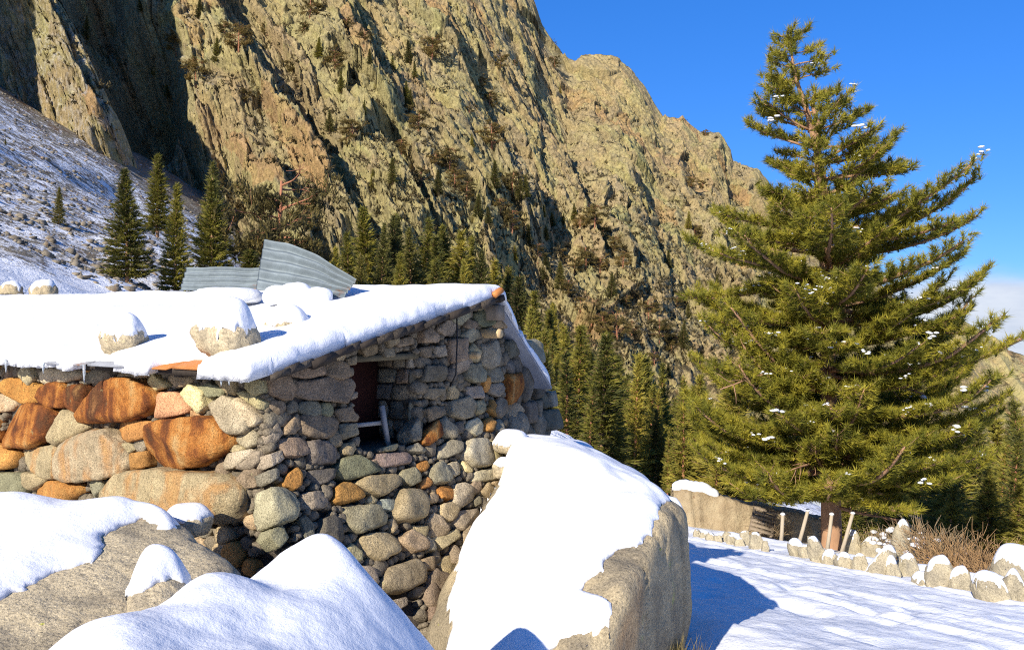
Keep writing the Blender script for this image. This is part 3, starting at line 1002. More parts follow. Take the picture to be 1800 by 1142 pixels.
_scount = [0]
def stone_geo(wall, pts, cls, sub, dep=None, push=0.0):
    """pts: outline on the wall (u,z) -> one stone, a child of the wall"""
    h = hull2(pts)
    c = h.mean(0)
    seed = _scount[0] + 3; _scount[0] += 1
    rg = np.random.default_rng(seed)
    ext = h.max(0) - h.min(0); ms = min(ext)
    dep = dep or float(np.clip(.34 * ms, .035, .13)) * (.8 + .5 * rg.random())
    pl = []
    n = len(h)
    for i in range(n):
        e = h[(i + 1) % n] - h[i]
        if np.hypot(*e) < 1e-4: continue
        nn = np.array([e[1], -e[0]]) / np.hypot(*e)
        hh = float(nn @ (h[i] - c)) * 1.09
        pl.append(((nn[0], nn[1], .10 * (rg.random() - .2)), hh))
        k = .55 + .5 * rg.random()
        pl.append(((nn[0] * k, nn[1] * k, 1.0), dep + k * hh * (.74 + .36 * rg.random())))
    pl.append(((.45 * (rg.random() - .5), .45 * (rg.random() - .35), 1.0), dep))
    if rg.random() < .6: pl.append(((1.2 * (rg.random() - .5), 1.2 * (rg.random() - .5), 1.0), dep * 1.08))
    pl.append(((0, 0, -1.0), .12))
    rough_hewn = cls in 'gbdG'
    P, F = polytope(pl, sub, p=48 if rough_hewn else 24, rough=.03, seed=seed, chip=.095 if rough_hewn else .045)
    tilt = (wall.off(c[1] - .05) - wall.off(c[1] + .05)) / .1
    zz = ZU - wall.n * tilt; zz = zz / np.linalg.norm(zz)
    nn = wall.n + ZU * tilt; nn = nn / np.linalg.norm(nn)
    Wd = P[:, :1] * wall.a + P[:, 1:2] * zz + P[:, 2:] * nn
    loc = wall.pos(c[0], c[1], push)
    if np.dot(np.cross(wall.a, zz), nn) < 0: F = F[:, ::-1]
    return Wd, F, loc, rg

def stone_from(wall, parent, pts, cls, sub, dep=None, push=0.0):
    Wd, F, loc, rg = stone_geo(wall, pts, cls, sub, dep, push)
    col, ru = CLS[cls]
    v = .82 + .36 * rg.random()
    col = [x * v * (1 + .10 * (rg.random() - .5)) for x in col]
    me = mesh_from('stone', Wd, F, M_STONE)
    o = link('stone', me, parent, loc - HL, color=(*col, ru))
    return o

class Occ:
    """occupancy of a wall, 1 cm cells"""
    def __init__(s, u0, u1, z0, z1):
        s.u0, s.z0 = u0, z0
        s.nu, s.nz = int((u1 - u0) / .01), int((z1 - z0) / .01)
        s.m = np.zeros((s.nu, s.nz), bool)
        s.U, s.Z = np.meshgrid(u0 + (np.arange(s.nu) + .5) * .01, z0 + (np.arange(s.nz) + .5) * .01, indexing='ij')
    def block(s, poly, grow=0.0):
        h = np.asarray(poly, float)
        if grow:
            c = h.mean(0); h = c + (h - c) * (1 + grow)
        s.m |= in_poly(s.U, s.Z, h)

def build_wall(wall, core, text, occ, fill_cls, n_fill, sizes, seed, big=95):
    for ln in text.strip().split('\n'):
        cls, *pp = ln.split()
        pp = [tuple(map(float, q.split(','))) for q in pp]
        ext = max(p[0] for p in pp) - min(p[0] for p in pp)
        pts = [wall.hit(*p) for p in pp]
        sub = 5 if ext > big else (4 if ext > 26 else 3)
        stone_from(wall, core, pts, cls, sub)
        occ.block(pts, .02)
    rg = np.random.default_rng(seed)
    k = 0; lo = []
    for s0, tries in sizes:
        for _ in range(tries):
            free = np.argwhere(~occ.m)
            if not len(free): break
            i, j = free[rg.integers(len(free))]
            u, z = occ.u0 + i * .01, occ.z0 + j * .01
            s = s0 * (.8 + .5 * rg.random()); asp = .6 + .35 * rg.random(); an = rg.normal() * .35
            nn = rg.integers(4, 7)
            t = np.sort((np.arange(nn) + .6 * rg.random(nn)) / nn * 2 * math.pi)
            q = np.stack([np.cos(t) * s, np.sin(t) * s * asp], -1)
            q = q @ np.array([[math.cos(an), math.sin(an)], [-math.sin(an), math.cos(an)]]) + [u, z]
            m = in_poly(occ.U, occ.Z, q)
            a = m.sum()
            if a == 0 or (m & occ.m).sum() > .20 * a or a < .8 * (2.3 * s * s * asp) / 1e-4: continue
            cl = fill_cls[rg.integers(len(fill_cls))]
            if k < n_fill: stone_from(wall, core, q, cl, 3, push=-.012)
            else:
                lo.append(stone_geo(wall, q, cl, 2, None, -.022)[:3])
            occ.m |= m
            k += 1
    if lo:
        V, F = join([(p + l, f) for p, f, l in lo])
        link('chinking_stones', mesh_from('chinking_stones', V - HL, np.array(F), M_STONE), core, color=(.21, .175, .125, 0), kind='stuff')
    return k

Z_EAVE, Z_RIDGE, S_RIDGE, S_FAR, Z_FAR = -.385, .175, 2.42, 3.36, -.70
def roof_z(s):
    s = np.asarray(s, float)
    return np.where(s < S_RIDGE, Z_EAVE + (Z_RIDGE - Z_EAVE) * (s + .22) / (S_RIDGE + .22), Z_RIDGE + (Z_FAR - Z_RIDGE) * (s - S_RIDGE) / (S_FAR - S_RIDGE))

# wall cores (hearting behind the face stones), thick walls with a real window opening
def core_prism(name, pts_uz, wall, thick, q0):
    """extruded outline on a wall: face set back q0, thickness inward"""
    n = len(pts_uz)
    A = [wall.o + wall.a * u + ZU * z + wall.n * (wall.off(z) - q0) for u, z in pts_uz]
    Bk = [wall.o + wall.a * u + ZU * z - wall.n * (thick) for u, z in pts_uz]
    V = np.array(A + Bk)
    F = [tuple(range(n)), tuple(range(2 * n - 1, n - 1, -1))]
    for i in range(n):
        F.append((i, i + n, (i + 1) % n + n, (i + 1) % n))
    return V, F
WS0, WS1, WZ0, WZ1 = .82, 1.50, -1.02, -.355      # window opening on the gable
ZB = -2.95
def gable_top(s): return float(roof_z(s)) - .06
def bands(wall, u0, u1, z0, top0, top1, thick, q0):
    """core between two uprights as level courses (so that the batter is followed), sloped top"""
    lv = [z for z in np.arange(z0, min(top0, top1) - .05, .22)]
    r = [core_prism('', [(u0, a), (u1, a), (u1, b), (u0, b)], wall, thick, q0) for a, b in zip(lv[:-1], lv[1:])]
    r.append(core_prism('', [(u0, lv[-1]), (u1, lv[-1]), (u1, top1), (u0, top0)], wall, thick, q0))
    return r
g_parts = bands(W_G, 0, WS0, ZB, gable_top(0), gable_top(WS0), .45, .065) + bands(W_G, WS0, WS1, ZB, WZ0, WZ0, .45, .065) \
    + [core_prism('', [(WS0, WZ1), (WS1, WZ1), (WS1, gable_top(WS1)), (WS0, gable_top(WS0))], W_G, .45, .065)] \
    + bands(W_G, WS1, S_RIDGE, ZB, gable_top(WS1), gable_top(S_RIDGE), .45, .065) + bands(W_G, S_RIDGE, B_S, ZB, gable_top(S_RIDGE), gable_top(B_S), .45, .065)
V, F = join(g_parts)
wall_g = link('wall', mesh_from('wall', V - HL, F, M_CORE, False), hut)
wall_g['label'] = 'gable wall of rough grey and tan stones with window'
V, F = core_prism('', [(-.0, ZB), (0, -.7), (0, gable_top(0)), (9.2, gable_top(0)), (9.2, ZB)], W_F, .45, .05)
wall_f = link('wall', mesh_from('wall', V - HL, F, M_CORE, False), hut)
wall_f['label'] = 'sunlit front wall of big rust streaked boulders'
BL = 1.25
V, F = join(bands(W_B, 0, BL, ZB, -.17, Z_FAR - .02, .45, .05))
wall_b = link('wall', mesh_from('wall', V - HL, F, M_CORE, False), hut)
wall_b['label'] = 'shaded dark end wall under the steep back roof'
CC = CB + BL * G2
bx = [box(CC + R * 4.6 - G2 * .2 + ZU * (-1.75), R * 4.6, G2 * .2, ZU * 1.0), box(CA + R * 9.1 + G * 1.9 + ZU * -1.55, R * .2, G * 1.9, ZU * 1.35)]
V, F = join(bx)
link('wall', mesh_from('wall', V - HL, F, M_CORE, False), hut)

occF = Occ(-.02, 4.1, -1.75, -.40)
nF = build_wall(W_F, wall_f, FS, occF, 'tpgbtog', 34, ((.10, 60), (.065, 260), (.045, 500), (.03, 500)), 5)
occG = Occ(.0, B_S, -2.75, .13)
occG.m |= occG.Z > roof_z(occG.U) - .03
occG.block([(WS0, WZ0), (WS1, WZ0), (WS1, WZ1 + .06), (WS0, WZ1 + .06)])
occG.m |= (occG.U < .9) & (occG.Z < -1.9)
nG = build_wall(W_G, wall_g, GS, occG, 'gbbtgdt', 72, ((.12, 200), (.085, 500), (.06, 700), (.042, 1200), (.03, 1200)), 6)
occB = Occ(.0, BL, -2.0, -.1)
occB.m |= occB.Z > -.20 - occB.U * .5
nB = build_wall(W_B, wall_b, BS, occB, 'gbdd', 22, ((.13, 100), (.09, 300), (.06, 400)), 8)
# far jamb of the window: stones in the reveal
W_J = Wall(CA + G * (WS1 + .0) - NG * .45, NG, -G, lambda z: 0.0)
rgj = np.random.default_rng(4)
zj = WZ0
while zj < WZ1 - .06:
    hj = .10 + .07 * rgj.random(); uj = .04
    while uj < .40:
        wj = .12 + .10 * rgj.random()
        q = [(uj, zj), (min(uj + wj, .42), zj + .01), (min(uj + wj, .42), zj + hj - .015), (uj + .01, zj + hj - .02)]
        stone_from(W_J, wall_g, q, 'dgb'[rgj.integers(3)], 3, dep=.03, push=.0)
        uj += wj
    zj += hj
print('stones', _scount[0], nF, nG, nB)

def hpart(name, VF, mat, parent=hut, smooth_shade=False, **kw):
    V, F = VF
    return link(name, mesh_from(name, np.asarray(V) - HL, F, mat, smooth_shade), parent, **kw)
def gp(s, z, q=0.0): return CA + G * s + ZU * z + NG * q

M_LINT = m_wood('mossy_lintel', (.17, .14, .08), (.08, .065, .04))
# window fittings
hpart('door_panel', box(gp((WS0 + WS1) / 2 - .02, (WZ0 + WZ1) / 2, -.40), G * (WS1 - WS0) * .55, ZU * (WZ1 - WZ0) * .6, NG * .02), M_DOOR)
hpart('lintel', box(gp((WS0 + WS1) / 2 + .02, WZ1 + .014, -.14), G * ((WS1 - WS0) / 2 + .05), ZU * .022, NG * .14), M_LINT)
def pst(px, py, q):                                # point on the plane q behind the gable face
    r = ray(px, py); d = (np.dot(CA, NG) + q) / np.dot(r, NG); return r * d
def bar(a, b, w, t, nn):
    a, b = np.asarray(a), np.asarray(b); d = b - a; L = np.linalg.norm(d); d = d / L
    s = np.cross(d, nn); s /= np.linalg.norm(s); n2 = np.cross(s, d)
    return box((a + b) / 2, d * L / 2, s * w / 2, n2 * t / 2)
fr = hpart('window_frame', bar(pst(671, 713, -.05), pst(683, 790, -.03), .035, .03, NG), M_STICK)
hpart('crossbar', bar(pst(618, 748, -.07), pst(677, 742, -.07), .030, .028, NG), M_STICK, fr)

# timbers that stick out of the gable
rb = hpart('ridge_beam', box(gp(S_RIDGE + .03, .0, -.55), G * .065, ZU * .065, NG * .70), M_WOOD)
for k, (px, py, rr, ln) in enumerate(((868, 586, .042, .16), (840, 624, .032, .10))):
    c = pst(px, py, .12)
    hpart('log_end', tube([c - NG * .6, c + NG * (ln - .10), c + NG * (ln - .085)], [rr, rr, rr * .9], 14), M_WOODL, smooth_shade=True)
for px, py in ((948, 640), (930, 598)):
    r = ray(px, py); c = r * ((np.dot(CB, NG2) + .10) / np.dot(r, NG2))
    hpart('log_end', box(c - NG2 * .48, NG2 * .42, G2 * .10, ZU * .055), M_WOOD)
hpart('cable', tube([gp(1.83, .02, .16), gp(1.84, -.25, .155), gp(1.83, -.50, .15), gp(1.82, -.60, .10)], .007, 6), M_BLACK, smooth_shade=True)

# roof: boards and sheets on both slopes
RLEN = 9.5
OV = .15                                            # overhang over the gable
def rp(s, v, q=0.0):
    """roof point: s along the gable, v along the ridge to the left (0 = gable face), q above the roof"""
    return CA + G * s + R * v + ZU * (float(roof_z(s)) + q)
def slab_roof(s0, s1, v0, v1, q0, q1):
    P = [rp(s, v, q) for q in (q0, q1) for s, v in ((s0, v0), (s1, v0), (s1, v1), (s0, v1))]
    F = [(0, 1, 2, 3), (7, 6, 5, 4), (0, 4, 5, 1), (1, 5, 6, 2), (2, 6, 7, 3), (3, 7, 4, 0)]
    return np.array(P), F
roof = hpart('roof', slab_roof(-.20, S_RIDGE, -OV, RLEN, -.045, 0.0), M_WOODD)
k = 0; v = -OV + .25
for vv, ww, mt in ((.72, .45, M_RUST), (1.20, .50, M_STEEL), (1.74, .55, M_STEEL), (2.32, .62, M_STEEL), (2.98, .6, M_ZINC), (3.62, .7, M_ZINC), (4.4, .8, M_ZINC), (5.25, .9, M_ZINC), (6.2, 1.0, M_STEEL), (7.25, 1.0, M_ZINC), (8.3, 1.1, M_STEEL)):
    hpart('roof_sheet', slab_roof(-.25 - .012 * (k % 3), .25, vv, vv + ww - .03, .002, .012 + .004 * (k % 2)), mt, roof)
    k += 1
hpart('roof_sheet', slab_roof(-.215, .6, .26, .70, .002, .02), M_RUST, roof)
far_sl = slab_roof(S_RIDGE + .005, S_FAR, -OV + .05, RLEN, -.03, .0)
hpart('roof_sheet', far_sl, M_STEEL, roof)
# slates and crumbs along the verge
rgv = np.random.default_rng(12)
sv = -.12
while sv < S_RIDGE - .02:
    L = .10 + .16 * rgv.random()
    a, b_ = rp(sv, -OV - .01, -.05), rp(min(sv + L, S_RIDGE), -OV - .01, -.04)
    V, F = bar(a, b_, .08 + .05 * rgv.random(), .03 + .03 * rgv.random(), ZU + .3 * (rgv.random(3) - .5))
    hpart('verge_slate', (V, F), [M_WOODD, M_CORE, M_CORE][rgv.integers(3)], roof)
    sv += L * .85
hpart('ridge_tile', tube([rp(S_RIDGE - .14, -OV - .05, .0), rp(S_RIDGE - .05, -OV - .06, .03), rp(S_RIDGE + .0, -OV - .04, .02)], [.03, .03, .02], 8), M_RUST, roof, True)
# rafters under the eave
for vv in np.arange(.1, 4.4, .62):
    hpart('rafter', box(rp(.10, vv, -.09), G * .26, R * .04, ZU * .035), M_WOODD, roof)

# snow lying on the roof
def pt_seg(U, W, a, b):
    a, b = np.asarray(a, float), np.asarray(b, float); d = b - a
    t = np.clip(((U - a[0]) * d[0] + (W - a[1]) * d[1]) / (d @ d), 0, 1)
    return np.hypot(U - a[0] - t * d[0], W - a[1] - t * d[1])
us = np.arange(-.45, S_RIDGE + .12, .022); vs_ = np.arange(-OV - .2, RLEN, .022)
U, W = np.meshgrid(us, vs_, indexing='ij')
n_e = .030 * fbm(p2(W * 5, W * 0), 3, 3) + .014 * vnoise(p2(W * 22, U * 22), 4)
n_v = .016 * fbm(p2(U * 3, U * 0), 3, 8) + .004 * vnoise(p2(W * 13, U * 13), 9)
sd = np.minimum.reduce([U + .27 + n_e, W + OV + .035 + n_v, RLEN - .03 - W, S_RIDGE + .10 - U])
# bare places by the eave
for c, rr in (((-.24, .62), (.20, .26)), ((-.27, 1.62), (.11, .24))):
    q = (np.hypot((U - c[0]) / rr[0], (W - c[1]) / rr[1]) - 1) * min(rr) + .02 * vnoise(p2(U * 12, W * 12), 14)
    sd = np.minimum(sd, q)
T = .088 + .016 * fbm(p2(U * 1.6, W * 1.6), 3, 15) - .02 * smooth(1.0, 3, W) + .006 * vnoise(p2(U * 4, W * 4), 16)
T = T + .012 * np.exp(-((W + OV) / .16) ** 2)                    # a thicker roll along the verge
prof = np.sqrt(np.clip(1 - (1 - np.clip(sd / .10, 0, 1)) ** 2, 0, 1))
RZ = roof_z(np.minimum(U, S_RIDGE)) - smooth(S_RIDGE, S_RIDGE + .12, U) * .05
T = T * (1 - .55 * smooth(S_RIDGE - .30, S_RIDGE + .10, U) * smooth(.5, -.1, W))
top = RZ + .016 + np.maximum(T, .03) * prof * (1 + .05 * vnoise(p2(U * 14, W * 14), 17) * smooth(.16, .02, sd)) + .004 * vnoise(p2(U * 9, W * 9), 18)
V, F = layer(U, W, sd, top, RZ + .014 - .045 * smooth(.12, 0, sd))
Vw = CA + V[:, :1] * G + V[:, 1:2] * R + V[:, 2:] * ZU
hpart('roof_snow', (Vw, F), M_SNOW, roof, True)
# snow left on the steep back slope
us = np.arange(S_RIDGE + .0, S_FAR + .05, .02); vs_ = np.arange(-OV - .2, 2.2, .02)
U, W = np.meshgrid(us, vs_, indexing='ij')
nn = .05 * fbm(p2(U * 5, W * 5), 3, 41)
sd = np.minimum.reduce([U - S_RIDGE, S_FAR - U, W + OV - .03 + nn, 2.1 - W])
blob = np.full(U.shape, -1.0)
for cs, cv, rs, rv in ((2.60, -.06, .12, .16), (2.72, -.02, .10, .15), (2.98, -.05, .13, .18), (3.14, -.05, .17, .14), (3.30, -.04, .10, .2), (2.8, .8, .3, .5), (3.1, 1.6, .2, .4)):
    blob = np.maximum(blob, (1 - np.hypot((U - cs) / rs, (W - cv) / rv)) * min(rs, rv) + nn * .4)
sd = np.minimum(sd, blob)
prof = np.sqrt(np.clip(1 - (1 - np.clip(sd / .06, 0, 1)) ** 2, 0, 1))
RZ = roof_z(U)
V, F = layer(U, W, sd, RZ + .004 + (.10 + .04 * vnoise(p2(U * 4, W * 4), 45)) * prof, RZ - .0)
hpart('roof_snow', (CA + V[:, :1] * G + V[:, 1:2] * R + V[:, 2:] * ZU, F), M_SNOW, roof, True)
# icicles
for vv, L in ((3.02, .10), (2.86, .09), (2.28, .07), (1.70, .12), (.10, .07), (.02, .06), (1.05, .05), (2.55, .04)):
    c = rp(-.27, vv, -.005)
    hpart('icicle', tube([c + ZU * .02, c - ZU * L * .4, c - ZU * L * .75, c - ZU * L], [.011, .009, .005, .001], 7), M_ICE, roof, True)

# ------------------------------------------------------------------ things on the roof
def rock_thing(name, pts, mat, label, cat, group=None, sub=5, p=9, rough=.04, chip=.03, seed=1, snow=None, color=None, crease=0.0):
    c, pl = hull_planes(pts)
    P, F = polytope(pl, sub, p, rough, seed, chip, crease)
    P = P + c
    zmin = P[:, 2].min()
    o = obj(name, P, F, mat, center=True, label=label, cat=cat, group=group, color=color)
    if snow:
        T, cell, kw = snow
        V, Fs = snow_on(P, F, T, cell, seed=seed, **kw)
        me = mesh_from('snow_cap', V - np.array(o.location), Fs, M_SNOW)
        link('snow_cap', me, o)
    return o

def roof_rock(px, py, w, h, dpt, seed, label, T, sv, kw=None):
    """rock whose visible middle is at pixel px,py (base), lying on the near slope at s=sv"""
    r = ray(px, py)
    # intersect with vertical plane s = sv
    d = (np.dot(CA, G) + sv) / np.dot(r, G)
    b = r * d; b[2] = float(roof_z(sv)) + .005
    rg = np.random.default_rng(seed)
    pts = []
    for z, k in ((0.0, .50), (.30, .95), (.55, 1.0), (.85, .8), (1.0, .45)):
        for a in np.arange(7) / 7 * 2 * math.pi:
            q = k * (.88 + .22 * rg.random())
            pts.append(b + R * math.cos(a) * w * .5 * q + G * math.sin(a) * dpt * .5 * q + ZU * (z * h * (.92 + .12 * rg.random()) + .0))
    return rock_thing('roof_stone', pts, M_BOULDER, label, 'stone', 'stones weighing down the hut roof', 4, 12, .10, .10, seed, (T * .8, .016, dict(nzmin=.5, rnd=.13, bl=3) | (kw or {})))
roof_rock(218, 622, .47, .25, .38, 3, 'snow capped stone on the roof edge, left one', .13, -.02)
roof_rock(402, 622, .56, .30, .50, 5, 'biggest snow topped stone on the roof edge beside rusty sheet', .15, .03)
roof_rock(505, 556, .46, .12, .40, 7, 'flat snow covered stone lying higher up the roof', .12, .85)

def corr_sheet(name, topc, botc, n_w, amp, nrm, label, tear=None):
    """corrugated sheet ruled between two curves; corrugations run along them"""
    nu, nv = 60, 90
    def cv(c, t):
        c = np.asarray(c); k = np.linspace(0, 1, len(c)); return np.stack([np.interp(t, k, c[:, i]) for i in range(3)], -1)
    t = np.linspace(0, 1, nu); v = np.linspace(0, 1, nv)
    A, B_ = cv(topc, t), cv(botc, t)
    for q in (A, B_):
        for _ in range(12): q[1:-1] = (q[:-2] + 2 * q[1:-1] + q[2:]) / 4
    P = A[:, None] + (B_ - A)[:, None] * v[None, :, None]
    P = P + np.asarray(nrm)[None, None] * (amp * np.cos(v * n_w * 2 * math.pi) + .012 * vnoise(p2(t * 5, t * 0), 3)[:, None])[..., None]
    V = P.reshape(-1, 3)
    F = grid_faces(nu, nv)
    th = np.asarray(nrm) * .004
    V2 = V - th; F2 = F[:, ::-1] + len(V)
    ring = [i * nv for i in range(nu)] + [(nu - 1) * nv + j for j in range(1, nv)] + [i * nv + nv - 1 for i in range(nu - 2, -1, -1)] + list(range(nv - 2, 0, -1))
    n = len(V)
    side = np.array([(ring[i], ring[(i + 1) % len(ring)], ring[(i + 1) % len(ring)] + n, ring[i] + n) for i in range(len(ring))])
    return obj(name, np.concatenate([V, V2]), np.concatenate([F, F2, side]), M_ZINC, center=True, label=label, cat='metal sheet', group='corrugated sheets on the ridge')
corr_sheet('corrugated_sheet', [at(464, 424, 8.35), at(505, 430, 8.3), at(560, 452, 8.25), at(626, 494, 8.2)], [at(450, 506, 8.1), at(500, 514, 8.05), at(560, 520, 8.0), at(606, 520, 8.0)], 4.5, .028, (.25, -.85, .45),
           'large bent corrugated metal sheet standing up on the snowy ridge')
corr_sheet('corrugated_sheet', [at(328, 472, 9.0), at(390, 471, 8.95), at(462, 473, 8.9)], [at(316, 512, 8.85), at(390, 512, 8.8), at(462, 512, 8.75)], 4, .016, (.1, -.85, .5),
           'low flat corrugated metal sheet behind the bent one')
for k, (px, py, d, w, h) in enumerate(((487, 508, 8.0, .30, .06), (520, 508, 7.95, .42, .09), (560, 512, 7.9, .3, .04), (400, 504, 8.5, .8, .05))):
    pts = []
    c = at(px, py, d); c[2] = float(roof_z(2.3)) + .05
    rg = np.random.default_rng(k)
    for z, q in ((-.12, 1.0), (.3 * h, .95), (h, .4)):
        for a in np.arange(8) / 8 * 2 * math.pi: pts.append(c + np.array([math.cos(a) * w * .5 * q, math.sin(a) * w * .4 * q, z]) * (.9 + .2 * rg.random()) ** .3)
    cc, pl = hull_planes(pts)
    P, F = polytope(pl, 4, 4, .06, k + 40)
    hpart('snow_lump', (P + cc, F), M_SNOW, roof, True)
tw = [rp(1.7, 3.02, .125), rp(1.72, 2.8, .13), rp(1.7, 2.62, .125)]
V, F = tube(tw, [.004, .006, .003], 5)
obj('twig', V, F, M_WOOD, center=True, label='thin dry twig lying on the roof snow', cat='twig')
# ------------------------------------------------------------------ boulders in front
def A3(l): return [at(*q) for q in l]
rb_pts = A3([(900, 770, 7.7), (985, 782, 7.9), (1085, 812, 7.5), (1150, 852, 7.0), (1212, 893, 6.8), (1165, 880, 6.35), (1075, 985, 5.75), (1015, 1040, 5.6), (1085, 1075, 5.35), (1223, 1000, 6.7),
             (1222, 1090, 6.7), (1205, 1170, 6.6), (1090, 1260, 5.3), (900, 1290, 5.0), (780, 1120, 5.75), (730, 1130, 6.1), (850, 930, 7.0), (800, 1010, 6.5), (740, 1260, 5.5),
             (985, 790, 9.0), (1130, 850, 8.6), (1190, 1050, 8.4)])
rb_pts += [np.array([.9, 8.6, -3.2]), np.array([-.4, 7.4, -3.2]), np.array([1.25, 6.8, -3.2]), np.array([.3, 5.2, -3.2])]
RB_SNOW = [[(880, 740), (1000, 760), (1110, 785), (1180, 830), (1235, 880), (1215, 912), (1165, 868), (1160, 925), (1120, 955), (1065, 978), (1050, 1010), (1012, 1038), (1075, 1058), (1092, 1092), (1040, 1110), (985, 1122), (950, 1170),
            (770, 1160), (800, 1095), (790, 1055), (806, 1020), (795, 965), (850, 900), (880, 850)]]
rock_thing('boulder', rb_pts, M_BOULDER2, 'huge granite boulder under a smooth snow sheet against the gable wall', 'boulder', 'snowy boulders around the hut', 6, 20, .026, .012, 5,
           (.085, .024, dict(nzmin=.26, pxpoly=RB_SNOW, rnd=.20, bl=2)), crease=.035)
lb_pts = A3([(-350, 900, 5.0), (-150, 885, 5.4), (60, 880, 5.5), (200, 888, 5.4), (330, 905, 5.3), (400, 960, 5.1), (450, 1012, 4.8), (440, 1075, 4.6), (330, 1130, 4.15), (180, 1180, 3.85), (60, 1200, 3.7), (-300, 1200, 3.6)])
lb_pts += [np.array([x, y, -2.5]) for x, y in ((-3.6, 5.2), (-1.3, 5.0), (-1.1, 4.5), (-1.4, 3.9), (-3.6, 3.6))]
LB_SNOW = [[(-400, 800), (60, 800), (240, 850), (320, 880), (345, 905), (290, 930), (245, 908), (205, 925), (180, 950), (160, 985), (110, 1000), (60, 1030), (20, 1045), (-60, 1085), (-400, 1142)]]
rock_thing('boulder', lb_pts, M_BOULDER, 'big tan granite boulder with yellow lichen and snow on its left', 'boulder', 'snowy boulders around the hut', 6, 18, .04, .012, 9,
           (.075, .022, dict(nzmin=.25, pxpoly=LB_SNOW, rnd=.20, bl=2)), crease=.03)
sr = A3([(222, 1030, 3.75), (250, 975, 3.95), (295, 965, 4.0), (340, 1010, 3.95), (338, 1050, 3.75), (290, 1075, 3.55), (230, 1090, 3.5), (225, 1110, 3.7), (330, 1110, 3.8), (300, 1110, 4.2), (230, 1060, 4.2)])
rock_thing('boulder', sr, M_BOULDER, 'small rust brown rock with a pointed snow cap between the big boulders', 'rock', None, 5, 9, .04, .03, 14, (.06, .012, dict(nzmin=.2, rnd=.08, bl=2, pxpoly=[[(212, 1048), (225, 1000), (250, 940), (300, 925), (350, 990), (348, 1022), (300, 1018), (262, 1034), (235, 1045)]])))

# snow heaped over hidden rocks in the foreground
def snow_heap(name, hulls, label, seed, p=6):
    parts = []
    for k, pts in enumerate(hulls):
        c, pl = hull_planes(pts)
        P, F = polytope(pl, 6 if k == 0 else 5, p, .018, seed + k)
        parts.append((P + c, F))
    V, F = join(parts)
    return obj(name, V, np.array(F), M_SNOW, center=True, label=label, cat='snow heap')
def tps_heap(name, pts, us, vs_, rim, label, seed):
    """smooth snow surface through points (x,y,z), closed by a skirt into the ground"""
    P = np.array(pts); n = len(P); sc_ = 1.0
    K = _k((P[:, None, 0] - P[None, :, 0]) ** 2 + (P[:, None, 1] - P[None, :, 1]) ** 2) + np.eye(n) * 2e-3
    A = np.zeros((n + 3, n + 3)); A[:n, :n] = K; A[:n, n:] = np.stack([np.ones(n), P[:, 0], P[:, 1]], -1); A[n:, :n] = A[:n, n:].T
    w = np.linalg.solve(A, np.concatenate([P[:, 2], [0, 0, 0]]))
    U, W = np.meshgrid(us, vs_, indexing='ij')
    Z = w[n] + w[n + 1] * U + w[n + 2] * W
    for i in range(n): Z = Z + w[i] * _k((U - P[i, 0]) ** 2 + (W - P[i, 1]) ** 2)
    Z = Z + .018 * fbm(p2(U * 3.2, W * 3.2), 3, seed) + .003 * vnoise(p2(U * 26, W * 26), seed + 4)
    bot = np.full(U.shape, rim)
    sd = blur(np.where(Z > rim + .02, 1.0, -1.0), 2) * .03
    V, F = layer(U, W, np.clip((Z - rim - .02) * .3, -.05, .05), Z, bot)
    return obj(name, V, F, M_SNOW, center=True, label=label, cat='snow heap')
sil = [(90, 1140, 2.80), (150, 1100, 3.0), (225, 1086, 3.15), (290, 1062, 3.35), (350, 1022, 3.55), (395, 1008, 3.7), (430, 1016, 3.72), (480, 984, 3.85), (525, 956, 3.95), (558, 948, 4.0), (592, 957, 4.0), (640, 1008, 4.0), (690, 1055, 3.95), (725, 1100, 3.85), (748, 1150, 3.75)]
hp = []
for px, py, d in sil:
    q = at(px, py, d); hp.append(q)
    out = np.array([.12 + .30 * (px > 600), .42, -.75]) if px > 470 else np.array([-.05, .55, -.40])
    hp.append(q + out); hp.append(q + out * 2)
hp += A3([(560, 1060, 3.45), (640, 1142, 3.35), (450, 1120, 3.1), (330, 1130, 2.9), (500, 1040, 3.6), (540, 1190, 2.9), (300, 1200, 2.6), (700, 1230, 3.2)])
hp += [np.array(q) for q in ((-.9, 2.0, -1.55), (-.2, 2.2, -1.9), (-1.8, 2.1, -1.6), (.2, 3.2, -2.2), (.4, 4.2, -2.5), (-1.9, 2.7, -1.45))]
tps_heap('snow_heap', hp, np.arange(-2.1, .5, .022), np.arange(1.9, 5.2, .022), -2.45, 'rounded heap of smooth snow in the foreground below the window', 61)

# snow caught on ledges at the wall's right end and on the low stones
def ledge_stone(px, py, d, w, h, T, seed, label):
    c = at(px, py, d); rg = np.random.default_rng(seed); pts = []
    for z, k in ((-.9, .8), (-.4, 1.0), (.3, 1.0), (.5, .7)):
        for a in np.arange(6) / 6 * 2 * math.pi: pts.append(c + np.array([math.cos(a) * w * .5 * k, math.sin(a) * w * .45 * k, z * h]) * (1 + 0 * rg.random()))
    rock_thing('rock', pts, M_BOULDER, label, 'rock', None, 4, 9, .05, .05, seed, (T, .013, dict(nzmin=.6, rnd=.07, bl=3)))
ledge_stone(900, 782, 7.75, .38, .07, .09, 21, 'light rock with thick snow where wall meets big boulder')
ledge_stone(884, 822, 7.45, .20, .09, .05, 23, 'small rock with a little snow below the thicker snowed one')
ledge_stone(330, 915, 5.75, .36, .10, .06, 24, 'snow topped rock at the foot of the rusty front wall')

